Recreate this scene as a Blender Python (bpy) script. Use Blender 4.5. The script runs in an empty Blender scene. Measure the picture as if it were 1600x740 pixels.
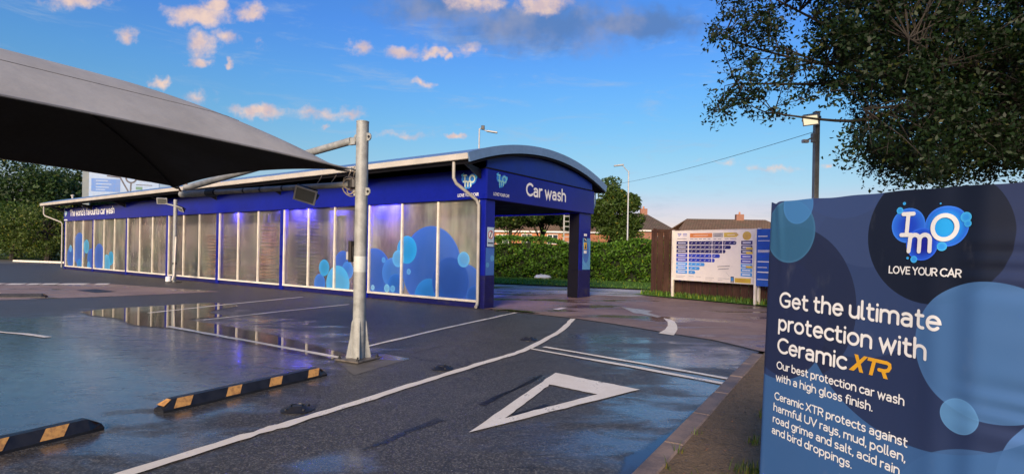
import bpy, math, random
import numpy as np
from mathutils import Vector, Matrix
random.seed(7); RNG = np.random.default_rng(11)
sc = bpy.context.scene
R = math.radians
# ------------------------------------------------------------------ camera
FPX, ROLL, CX, CY, CAMH = 860.0, R(1.06), 800.0, 394.5, 1.5
cam_d = bpy.data.cameras.new('camera'); cam = bpy.data.objects.new('camera', cam_d)
sc.collection.objects.link(cam); sc.camera = cam
cam_d.sensor_width = 36.0; cam_d.lens = FPX / 1600 * 36.0
cam_d.shift_y = (CY - 370) / 1600; cam_d.clip_start = 0.05; cam_d.clip_end = 4000
cr, sr = math.cos(ROLL), math.sin(ROLL)
cam.matrix_world = Matrix(((cr, -sr, 0, 0), (0, 0, -1, 0), (sr, cr, 0, CAMH), (0, 0, 0, 1)))
# ------------------------------------------------------------------ light
SUN_AZ, SUN_EL = R(196), R(20)          # clockwise from +Y: behind the camera, to the left
SUN_STRENGTH, SKY_STRENGTH, EXPOSURE = 2.2, 0.063, 1.4
sun_d = bpy.data.lights.new('sun', 'SUN'); sun = bpy.data.objects.new('sun', sun_d)
sc.collection.objects.link(sun)
sun_d.energy = SUN_STRENGTH; sun_d.angle = R(24); sun_d.color = (1.0, 0.77, 0.54)
to_sun = Vector((math.sin(SUN_AZ) * math.cos(SUN_EL), math.cos(SUN_AZ) * math.cos(SUN_EL), math.sin(SUN_EL)))
sun.rotation_euler = (-to_sun).to_track_quat('-Z', 'Y').to_euler(); sun.location = (0, 0, 60)
sc.view_settings.view_transform = 'Standard'; sc.view_settings.look = 'None'
sc.view_settings.exposure = EXPOSURE; sc.view_settings.gamma = 1
sc.cycles.use_denoising = True; sc.cycles.max_bounces = 8; sc.cycles.transparent_max_bounces = 16
sc.cycles.sample_clamp_indirect = 6.0; sc.cycles.caustics_reflective = False

def ray(u, v):
    du, dv = u - CX, v - CY
    return ((du * cr + dv * sr) / FPX, 1.0, -(-du * sr + dv * cr) / FPX)
def G(u, v, z=0.0):
    r = ray(u, v); t = (z - CAMH) / r[2]
    return (r[0] * t, t, z)
def at(u, v, Y):
    r = ray(u, v); return (r[0] * Y, Y, CAMH + r[2] * Y)

# ------------------------------------------------------------------ node helpers
class NT:
    def __init__(s, tree): s.t = tree; s.n = tree.nodes; s.l = tree.links
    def new(s, typ, **kw):
        n = s.n.new(typ)
        for k, v in kw.items(): setattr(n, k, v)
        return n
    def put(s, sock, v):
        if isinstance(v, bpy.types.NodeSocket): s.l.new(v, sock)
        elif v is not None:
            try: sock.default_value = v
            except Exception: sock.default_value = (*v, 1.0)
    def math(s, op, a, b=None, c=None, clamp=False):
        n = s.new('ShaderNodeMath', operation=op, use_clamp=clamp)
        s.put(n.inputs[0], a); s.put(n.inputs[1], b); s.put(n.inputs[2], c)
        return n.outputs[0]
    def vm(s, op, a, b=None, out=0):
        n = s.new('ShaderNodeVectorMath', operation=op)
        s.put(n.inputs[0], a)
        if b is not None: s.put(n.inputs[1], b)
        return n.outputs['Value'] if op in ('LENGTH', 'DISTANCE', 'DOT_PRODUCT') else n.outputs[0]
    def mix(s, f, a, b, blend='MIX'):
        n = s.new('ShaderNodeMix', data_type='RGBA', blend_type=blend, clamp_factor=True)
        s.put(n.inputs[0], f); s.put(n.inputs[6], a if isinstance(a, bpy.types.NodeSocket) else (*a[:3], 1))
        s.put(n.inputs[7], b if isinstance(b, bpy.types.NodeSocket) else (*b[:3], 1))
        return n.outputs[2]
    def noise(s, vec, scale, detail=3, rough=0.55, dist=0.0, col=False):
        n = s.new('ShaderNodeTexNoise'); s.put(n.inputs['Vector'], vec)
        n.inputs['Scale'].default_value = scale; n.inputs['Detail'].default_value = detail
        n.inputs['Roughness'].default_value = rough; n.inputs['Distortion'].default_value = dist
        return n.outputs['Color' if col else 'Fac']
    def ramp(s, f, a, b, lo=0.0, hi=1.0, smooth=True):
        n = s.new('ShaderNodeMapRange'); n.interpolation_type = 'SMOOTHSTEP' if smooth else 'LINEAR'
        s.put(n.inputs[0], f)
        for i, v in zip((1, 2, 3, 4), (a, b, lo, hi)): s.put(n.inputs[i], v)
        return n.outputs[0]
    def sep(s, vec):
        n = s.new('ShaderNodeSeparateXYZ'); s.put(n.inputs[0], vec); return n.outputs
    def comb(s, x=0.0, y=0.0, z=0.0):
        n = s.new('ShaderNodeCombineXYZ')
        for i, v in enumerate((x, y, z)): s.put(n.inputs[i], v)
        return n.outputs[0]
    def bump(s, h, strength=0.3, dist=0.01):
        n = s.new('ShaderNodeBump'); n.inputs['Strength'].default_value = strength
        n.inputs['Distance'].default_value = dist; s.put(n.inputs['Height'], h); return n.outputs[0]

def material(name):
    m = bpy.data.materials.new(name); m.use_nodes = True
    m.node_tree.nodes.clear(); t = NT(m.node_tree)
    out = t.new('ShaderNodeOutputMaterial')
    return m, t, out
def bsdf(t, out, col, rough=0.5, metal=0.0, spec=0.5, normal=None, **kw):
    p = t.new('ShaderNodeBsdfPrincipled')
    t.put(p.inputs['Base Color'], col if isinstance(col, bpy.types.NodeSocket) else (*col[:3], 1))
    t.put(p.inputs['Roughness'], rough); t.put(p.inputs['Metallic'], metal)
    t.put(p.inputs['Specular IOR Level'], spec)
    if normal is not None: t.put(p.inputs['Normal'], normal)
    for k, v in kw.items(): t.put(p.inputs[k.replace('_', ' ')], v)
    if out is not None: t.l.new(p.outputs[0], out.inputs[0])
    return p
def tc(t, which='Object'): return t.new('ShaderNodeTexCoord').outputs[which]
def wpos(t): return t.new('ShaderNodeNewGeometry').outputs['Position']

_simple = {}
def simple(name, col, rough=0.5, metal=0.0, var=0.12, scale=3.0, bump=0.0, bscale=80.0, spec=0.5):
    """painted or plastic or metal surface with slight mottling and wear"""
    if name in _simple: return _simple[name]
    m, t, out = material(name); v = wpos(t)
    n1 = t.noise(v, scale, 5, 0.6); n2 = t.noise(v, scale * 14, 3, 0.6)
    f = t.math('ADD', t.math('MULTIPLY', n1, 0.7), t.math('MULTIPLY', n2, 0.3))
    dark = tuple(c * (1 - var * 1.6) for c in col); lite = tuple(min(1, c * (1 + var)) for c in col)
    c = t.mix(t.ramp(f, 0.3, 0.7), dark, lite)
    rr = t.ramp(n1, 0.3, 0.7, rough * 0.85, min(1, rough * 1.2))
    nm = t.bump(t.noise(v, bscale, 3), bump, 0.004) if bump else None
    bsdf(t, out, c, rr, metal, spec, nm); _simple[name] = m
    return m

# ------------------------------------------------------------------ world: sky and small evening clouds
def make_world():
    w = bpy.data.worlds.new('World'); sc.world = w; w.use_nodes = True
    w.node_tree.nodes.clear(); t = NT(w.node_tree)
    out = t.new('ShaderNodeOutputWorld'); bg = t.new('ShaderNodeBackground')
    sky = t.new('ShaderNodeTexSky'); sky.sky_type = 'NISHITA'; sky.sun_disc = False
    sky.sun_elevation = SUN_EL; sky.sun_rotation = SUN_AZ
    sky.air_density = 1.0; sky.dust_density = 0.6; sky.ozone_density = 1.6; sky.altitude = 50
    d = tc(t, 'Generated'); xyz = t.sep(d)
    yy = t.math('MAXIMUM', xyz[1], 0.02)
    px = t.math('DIVIDE', xyz[0], yy); pz = t.math('DIVIDE', xyz[2], yy)
    P = t.comb(px, pz, 0.0)
    wob = t.vm('SUBTRACT', t.noise(P, 26, 3, 0.6, col=True), (0.5, 0.5, 0.5))
    Pw = t.vm('ADD', P, t.vm('MULTIPLY', wob, (0.055, 0.04, 0.0)))
    fine = t.math('SUBTRACT', t.noise(P, 30, 7, 0.66), 0.5)
    def field(blobs):
        acc = None
        for (u, v, ru, rv, amp) in blobs:
            r = ray(u, v)
            n = t.new('ShaderNodeVectorMath', operation='MULTIPLY_ADD'); kx, kz = FPX / ru, FPX / rv
            t.put(n.inputs[0], Pw); n.inputs[1].default_value = (kx, kz, 0); n.inputs[2].default_value = (-r[0] * kx, -r[2] * kz, 0)
            s = t.math('MULTIPLY_ADD', t.vm('LENGTH', n.outputs[0]), -amp, amp)
            acc = s if acc is None else t.math('MAXIMUM', acc, s)
        return acc
    lit = [(311, 24, 66, 24, 1), (336, 8, 26, 20, 1.1), (392, 19, 34, 18, .95), (310, 68, 32, 36, .9), (310, 95, 27, 15, .9),
           (353, 59, 24, 18, .75), (359, 98, 11, 10, .95), (406, 67, 18, 12, .4), (195, 55, 24, 20, .75), (120, 2, 66, 18, .95),
           (254, 131, 24, 12, 1), (406, 174, 54, 16, 1), (506, 178, 80, 12, .62), (508, 193, 13, 7, .8), (311, 152, 38, 14, .5),
           (561, 77, 26, 15, .75), (627, 84, 30, 16, .85), (676, 82, 25, 12, .95), (699, 86, 14, 10, .9), (731, 80, 44, 13, .5),
           (662, 128, 22, 8, .75), (711, 213, 18, 8, .95), (624, 212, 70, 9, .45), (547, 178, 38, 12, .6), (740, 0, 62, 20, .75),
           (850, 8, 62, 24, .85), (1295, 257, 14, 7, .7), (1205, 262, 60, 7, .45), (1130, 252, 60, 5, .3),
           (300, 208, 60, 10, .5), (150, 160, 50, 16, .7),]
    grey = [(840, 40, 230, 60, .9), (1000, 38, 130, 36, 1.1), (700, 12, 160, 44, .8)]
    ml = t.ramp(t.math('ADD', field(lit), t.math('MULTIPLY', fine, 1.25)), 0.02, 0.80)
    mg = t.math('MULTIPLY', t.ramp(t.math('ADD', field(grey), t.math('MULTIPLY', fine, 0.7)), -0.05, 0.75), 0.9)
    wisp = t.math('MULTIPLY', t.ramp(t.noise(t.vm('MULTIPLY', d, (2.2, 2.2, 11.0)), 3.2, 6, 0.68, 0.5), 0.50, 0.78), 0.40)
    front = t.ramp(xyz[1], 0.05, 0.2)
    # scattered cloud of the same kind over the rest of the sky
    nall = t.noise(t.vm('MULTIPLY', d, (1.0, 1.0, 3.0)), 5.5, 6, 0.62)
    mall = t.math('MULTIPLY', t.ramp(nall, 0.60, 0.72, 0, 0.8), t.math('SUBTRACT', 1.0, front))
    ml = t.math('MAXIMUM', t.math('MULTIPLY', ml, front), mall); mg = t.math('MULTIPLY', mg, front)
    cr_ = t.new('ShaderNodeValToRGB'); t.put(cr_.inputs[0], xyz[2]); el = cr_.color_ramp.elements   # evening haze: pale pink low down, deep blue above
    tab = [(0.0, (.68, .50, .60)), (.08, (.66, .53, .63)), (.115, (.54, .60, .67)), (.17, (.49, .67, .73)), (.225, (.42, .71, .86)), (.28, (.38, .72, 1.0)), (.37, (.33, .67, 1.17))]
    el[0].position = 0.0; el[0].color = (*tab[0][1], 1); el[1].position = tab[-1][0]; el[1].color = (*tab[-1][1], 1)
    for p_, c_ in tab[1:-1]: e_ = el.new(p_); e_.color = (*c_, 1)
    base = t.mix(1.0, sky.outputs[0], cr_.outputs[0], 'MULTIPLY')
    peach = t.mix(t.ramp(t.noise(P, 21, 4), 0.38, 0.62), (4.0, 3.1, 3.2), (5.6, 4.1, 3.3))
    greyc = t.mix(t.ramp(t.noise(P, 9, 4), .4, .65), (.66, 1.35, 3.0), (1.6, 1.9, 2.9))
    base = t.mix(wisp, base, (2.6, 3.2, 4.0))
    c = t.mix(mg, base, greyc); c = t.mix(t.math('MULTIPLY', ml, 0.92), c, peach)
    t.put(bg.inputs[0], c); bg.inputs[1].default_value = SKY_STRENGTH
    t.l.new(bg.outputs[0], out.inputs[0])
    w.cycles.sampling_method = 'MANUAL'; w.cycles.sample_map_resolution = 256
make_world()

# ------------------------------------------------------------------ object helpers
COL = sc.collection
def mesh_obj(name, verts, faces, mat=None, parent=None, smooth=False, uvs=None, mats=None, fmat=None):
    me = bpy.data.meshes.new(name); me.from_pydata([tuple(v) for v in verts], [], [tuple(f) for f in faces])
    if mats:
        for m in mats: me.materials.append(m)
        if fmat: me.polygons.foreach_set('material_index', fmat)
    elif mat: me.materials.append(mat)
    if smooth: me.polygons.foreach_set('use_smooth', [True] * len(me.polygons))
    if uvs is not None:
        ul = me.uv_layers.new(name='UVMap'); buf = np.empty(len(me.loops) * 2, 'f')
        li = np.empty(len(me.loops), 'i'); me.loops.foreach_get('vertex_index', li)
        ul.data.foreach_set('uv', np.asarray(uvs, 'f')[li].ravel())
    me.update()
    o = bpy.data.objects.new(name, me); COL.objects.link(o)
    if parent: o.parent = parent
    return o
def tag(o, label=None, cat=None, group=None, kind=None):
    if label: o['label'] = label
    if cat: o['category'] = cat
    if group: o['group'] = group
    if kind: o['kind'] = kind
    return o
def empty(name, loc=(0, 0, 0), rz=0.0):
    o = bpy.data.objects.new(name, None); COL.objects.link(o)
    o.location = loc; o.rotation_euler = (0, 0, rz); o.empty_display_size = 0.2
    return o
class MB:
    def __init__(s): s.v = []; s.f = []; s.sm = []
    def add(s, V, Fc):
        k = len(s.v); s.v += [tuple(p) for p in V]; s.f += [tuple(i + k for i in f) for f in Fc]; return s
    def box(s, x0, x1, y0, y1, z0, z1, ch=0.0):
        if ch <= 0:
            V = [(x, y, z) for z in (z0, z1) for y in (y0, y1) for x in (x0, x1)]
            return s.add(V, [(0, 2, 3, 1), (4, 5, 7, 6), (0, 1, 5, 4), (2, 6, 7, 3), (0, 4, 6, 2), (1, 3, 7, 5)])
        c = ch  # small chamfer on all edges
        import itertools
        V = []; idx = {}
        for sx, sy, sz in itertools.product((0, 1), repeat=3):
            X = (x0, x1)[sx]; Y = (y0, y1)[sy]; Z = (z0, z1)[sz]
            dx = c if sx == 0 else -c; dy = c if sy == 0 else -c; dz = c if sz == 0 else -c
            idx[(sx, sy, sz)] = len(V)
            V += [(X, Y + dy, Z + dz), (X + dx, Y, Z + dz), (X + dx, Y + dy, Z)]
        Fc = []
        ctr = Vector(((x0 + x1) / 2, (y0 + y1) / 2, (z0 + z1) / 2))
        def addf(ix):
            p = [Vector(V[i]) for i in ix]; nn = (p[1] - p[0]).cross(p[2] - p[0]); m = sum(p, Vector()) / len(p)
            Fc.append(tuple(ix) if nn.dot(m - ctr) > 0 else tuple(reversed(ix)))
        for ax in range(3):
            for sd in (0, 1):
                o = [a for a in range(3) if a != ax]; q = []
                for a, b in ((0, 0), (1, 0), (1, 1), (0, 1)):
                    k = [0, 0, 0]; k[ax] = sd; k[o[0]] = a; k[o[1]] = b; q.append(idx[tuple(k)] + ax)
                addf(q)
        for ax in range(3):
            o = [a for a in range(3) if a != ax]
            for a, b in itertools.product((0, 1), repeat=2):
                k0 = [0, 0, 0]; k0[o[0]] = a; k0[o[1]] = b; k1 = list(k0); k1[ax] = 1
                i0, i1 = idx[tuple(k0)], idx[tuple(k1)]
                addf([i0 + o[0], i1 + o[0], i1 + o[1], i0 + o[1]])
        for k, i in idx.items(): addf([i, i + 1, i + 2])
        return s.add(V, Fc)
    def tube(s, pts, r, n=10, cap=True):
        pts = [Vector(p) for p in pts]; rs = r if isinstance(r, (list, tuple)) else [r] * len(pts)
        k0 = len(s.v); prev = None
        for i, p in enumerate(pts):
            d = (pts[min(i + 1, len(pts) - 1)] - pts[max(i - 1, 0)])
            d = d.normalized() if d.length > 1e-9 else Vector((0, 0, 1))
            if prev is None:
                a = Vector((0, 0, 1)) if abs(d.z) < 0.9 else Vector((1, 0, 0)); a = (a - d * a.dot(d)).normalized()
            else:
                a = prev - d * prev.dot(d); a = a.normalized() if a.length > 1e-6 else Vector((1, 0, 0))
            prev = a; b = d.cross(a)
            for j in range(n):
                q = 2 * math.pi * j / n; s.v.append(tuple(p + (a * math.cos(q) + b * math.sin(q)) * rs[i]))
        for i in range(len(pts) - 1):
            for j in range(n):
                a0 = k0 + i * n + j; a1 = k0 + i * n + (j + 1) % n
                s.f.append((a0, a1, a1 + n, a0 + n))
        if cap:
            s.f.append(tuple(k0 + j for j in reversed(range(n)))); s.f.append(tuple(k0 + (len(pts) - 1) * n + j for j in range(n)))
        return s
    def lathe(s, prof, n=24, c=(0, 0, 0)):
        k0 = len(s.v)
        for (r, z) in prof:
            for j in range(n):
                q = 2 * math.pi * j / n; s.v.append((c[0] + r * math.cos(q), c[1] + r * math.sin(q), c[2] + z))
        for i in range(len(prof) - 1):
            for j in range(n):
                a0 = k0 + i * n + j; a1 = k0 + i * n + (j + 1) % n; s.f.append((a0, a1, a1 + n, a0 + n))
        s.f.append(tuple(k0 + j for j in reversed(range(n)))); s.f.append(tuple(k0 + (len(prof) - 1) * n + j for j in range(n)))
        return s
    def prism(s, poly, fn, t0, t1):
        """polygon (2d list) extruded between parameters t0 and t1; fn(a, b, t) -> xyz"""
        n = len(poly); V = [fn(a, b, t0) for a, b in poly] + [fn(a, b, t1) for a, b in poly]
        Fc = [tuple(reversed(range(n))), tuple(range(n, 2 * n))] + [(i, (i + 1) % n, (i + 1) % n + n, i + n) for i in range(n)]
        return s.add(V, Fc)
    def build(s, name, mat, parent=None, smooth=False, **kw):
        o = mesh_obj(name, s.v, s.f, mat, parent, **kw)
        if smooth:
            me = o.data; me.polygons.foreach_set('use_smooth', [True] * len(me.polygons))
            try: me.set_sharp_from_angle(angle=R(38))
            except Exception: pass
        return o
def sheet(name, poly, z, mat, parent=None, kind=None):
    o = mesh_obj(name, [(p[0], p[1], z) for p in poly], [tuple(range(len(poly)))], mat, parent)
    if o.data.polygons[0].normal.z < 0: o.data.flip_normals()
    if kind: o['kind'] = kind
    return o
def blobpoly(c, rx, ry, rot, n=48, wob=0.25, seed=0):
    rg = np.random.default_rng(seed); ph = rg.uniform(0, 6.28, 6); am = rg.uniform(0.3, 1, 6) / np.arange(1, 7)
    out = []
    for i in range(n):
        a = 2 * math.pi * i / n; k = 1 + wob * sum(am[j] * math.sin((j + 2) * a + ph[j]) for j in range(6))
        x, y = rx * k * math.cos(a), ry * k * math.sin(a)
        out.append((c[0] + x * math.cos(rot) - y * math.sin(rot), c[1] + x * math.sin(rot) + y * math.cos(rot)))
    return out

# ------------------------------------------------------------------ stroke font with rounded ends
def arc(cx, cy, rx, ry, a0, a1, n=None):
    n = n or max(4, int(abs(a1 - a0) / 16))
    return [(cx + rx * math.cos(R(a0 + (a1 - a0) * i / n)), cy + ry * math.sin(R(a0 + (a1 - a0) * i / n))) for i in range(n + 1)]
def LN(*p): return list(p)
GL = {
 'a': (.66, [arc(.30, .66, .30, .28, 140, 0) + [(.60, 0)], [(.60, .54)] + arc(.27, .27, .24, .27, 90, 270) + arc(.30, .27, .30, .27, 270, 345)]),
 'b': (.70, [LN((0, 1.5), (0, .05)), arc(.34, .49, .34, .49, 180, -180)]),
 'c': (.58, [arc(.38, .49, .38, .49, 48, 312)]),
 'd': (.70, [LN((.68, 1.5), (.68, 0)), arc(.34, .49, .34, .49, 0, 360)]),
 'e': (.70, [LN((.03, .52), (.68, .52)) + arc(.36, .49, .34, .49, 4, 318)]),
 'f': (.42, [arc(.42, 1.22, .27, .27, 80, 180) + [(.15, 0)], LN((0, .95), (.4, .95))]),
 'g': (.70, [arc(.34, .49, .34, .49, 0, 360), LN((.68, .98), (.68, 0)) + arc(.36, -.1, .32, .34, 0, -135)]),
 'h': (.66, [LN((0, 1.5), (0, 0)), arc(.32, .60, .32, .38, 180, 0) + [(.64, 0)]]),
 'i': (.04, [LN((.02, .96), (.02, 0)), LN((.02, 1.34), (.02, 1.36))]),
 'l': (.14, [LN((0, 1.5), (0, .18)) + arc(.16, .17, .16, .17, 180, 270)]),
 'm': (1.14, [LN((0, .98), (0, 0)), arc(.29, .66, .29, .32, 180, 0) + [(.58, 0)], arc(.86, .66, .28, .32, 180, 0) + [(1.14, 0)]]),
 'n': (.64, [LN((0, .98), (0, 0)), arc(.32, .62, .32, .36, 180, 0) + [(.64, 0)]]),
 'o': (.74, [arc(.37, .49, .37, .49, 90, 450)]),
 'p': (.70, [LN((0, .98), (0, -.42)), arc(.34, .49, .34, .49, 180, -180)]),
 'r': (.36, [LN((0, .98), (0, 0)), arc(.34, .60, .34, .38, 180, 82)]),
 's': (.54, [arc(.28, .73, .25, .25, 40, 250) + arc(.25, .25, .27, .25, 75, -140)]),
 't': (.44, [LN((.14, 1.3), (.14, .25)) + arc(.38, .25, .24, .25, 180, 285), LN((0, .95), (.42, .95))]),
 'u': (.64, [LN((0, .98), (0, .36)) + arc(.32, .36, .32, .36, 180, 360) + [(.64, .98)], LN((.64, .4), (.64, 0))]),
 'v': (.62, [LN((0, .97), (.31, .02), (.62, .97))]),
 'w': (1.0, [LN((0, .97), (.25, .02), (.5, .85), (.75, .02), (1.0, .97))]),
 'y': (.64, [LN((0, .98), (0, .40)) + arc(.32, .40, .32, .38, 180, 360) + [(.64, .98)], LN((.64, .5), (.64, -.08)) + arc(.34, -.1, .30, .32, 0, -130)]),
 '.': (.04, [LN((.02, .02), (.02, .04))]), ',': (.06, [LN((.05, .04), (0, -.2))]), "'": (.04, [LN((.03, 1.5), (0, 1.25))]),
 'G': (.98, [arc(.54, .70, .54, .70, 42, 300) + [(.93, .2), (.93, .62), (.55, .62)]]),
 'C': (.86, [arc(.54, .70, .54, .70, 48, 312)]),
 'O': (1.1, [arc(.55, .70, .55, .70, 90, 450)]),
 'U': (.9, [LN((0, 1.4), (0, .45)) + arc(.45, .45, .45, .45, 180, 360) + [(.9, 1.4)]]),
 'V': (.94, [LN((0, 1.4), (.47, .02), (.94, 1.4))]),
 'X': (.86, [LN((0, 1.4), (.86, 0)), LN((.86, 1.4), (0, 0))]),
 'T': (.88, [LN((0, 1.38), (.88, 1.38)), LN((.44, 1.38), (.44, 0))]),
 'R': (.8, [LN((0, 0), (0, 1.38), (.42, 1.38)) + arc(.42, 1.02, .36, .36, 90, -90) + [(.0, .66)], LN((.4, .66), (.8, 0))]),
 'L': (.62, [LN((0, 1.4), (0, .02), (.62, .02))]),
 'E': (.66, [LN((.66, 1.38), (0, 1.38), (0, .02), (.66, .02)), LN((0, .72), (.58, .72))]),
 'Y': (.88, [LN((0, 1.4), (.44, .68), (.88, 1.4)), LN((.44, .68), (.44, 0))]),
 'A': (.96, [LN((0, 0), (.48, 1.4), (.96, 0)), LN((.17, .44), (.79, .44))]),
 'I': (.62, [LN((0, 1.38), (.62, 1.38)), LN((0, .02), (.62, .02)), LN((.31, 1.38), (.31, .02))]),
 ' ': (.22, []),
}
def ribbon(pts, w, z):
    P = [Vector((p[0], p[1])) for p in pts]; Q = [P[0]]
    for p in P[1:]:
        if (p - Q[-1]).length > 1e-5: Q.append(p)
    if len(Q) < 2: Q.append(Q[0] + Vector((1e-3, 0)))
    V = []; Fc = []; h = w / 2; n = len(Q); Lp = []; Rp = []
    closed = n > 4 and (Q[0] - Q[-1]).length < 1e-3
    for i in range(n):
        d0 = (Q[i] - Q[i - 1]).normalized() if i > 0 else ((Q[0] - Q[-2]).normalized() if closed else None)
        d1 = (Q[i + 1] - Q[i]).normalized() if i < n - 1 else ((Q[1] - Q[0]).normalized() if closed else None)
        d0 = d0 or d1; d1 = d1 or d0
        t = d0 + d1; t = t.normalized() if t.length > 1e-4 else d1
        nn = Vector((-t.y, t.x)); c = max(0.35, abs(nn.dot(Vector((-d1.y, d1.x)))))
        Lp.append(Q[i] + nn * h / c); Rp.append(Q[i] - nn * h / c)
    V = [(*p, z) for p in Lp] + [(*p, z) for p in Rp]
    Fc = [(i, n + i, n + i + 1, i + 1) for i in range(n - 1)]
    if not closed:
        for end in (0, n - 1):
            d = (Q[0] - Q[1]).normalized() if end == 0 else (Q[-1] - Q[-2]).normalized()
            a0 = math.atan2(d.y, d.x); k = len(V)
            V += [(Q[end].x + h * math.cos(a0 - math.pi / 2 + math.pi * j / 6), Q[end].y + h * math.sin(a0 - math.pi / 2 + math.pi * j / 6), z) for j in range(7)]
            Fc.append(tuple(range(k, k + 7)))
    return V, Fc
def text_mesh(s, x0, x1, y, xh, wt=0.2, gap=0.24, dz=0.00015):
    """string between x0 and x1 on baseline y with x-height xh; returns 2.5d verts and faces"""
    adv = 0; items = []
    for ch in s:
        wd, st = GL[ch]; items.append((adv, st)); adv += wd + (gap if ch != ' ' else gap * 0.6)
    adv -= gap; sx = (x1 - x0) / adv; V = []; Fc = []; k = 0
    for (a, st) in items:
        for pl in st:
            pts = [(x0 + (a + p[0]) * sx, y + p[1] * xh) for p in pl]
            v, f = ribbon(pts, wt * xh, dz * (k % 3)); k += 1
            o = len(V); V += v; Fc += [tuple(i + o for i in q) for q in f]
    return V, Fc
def text_words(s, x0, x1, y, xh, wt=0.2, gap=0.24):
    """the same line, one mesh for each word"""
    adv = []; a = 0
    for ch in s: adv.append(a); a += GL[ch][0] + (gap if ch != ' ' else gap * 0.6)
    sx = (x1 - x0) / (a - gap); i = 0; out = []
    for w in s.split(' '):
        e = adv[i + len(w) - 1] + GL[w[-1]][0]; out.append(text_mesh(w, x0 + adv[i] * sx, x0 + e * sx, y, xh, wt, gap)); i += len(w) + 1
    return out
def put_flat(name, VF, fn, mat, parent):
    V, Fc = VF; return mesh_obj(name, [fn(*p) for p in V], Fc, mat, parent)
def disc2(cx, cy, r, z=0.0, n=28, ry=None):
    ry = ry or r
    return [(cx + r * math.cos(2 * math.pi * i / n), cy + ry * math.sin(2 * math.pi * i / n), z) for i in range(n)], [tuple(range(n))]
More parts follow.
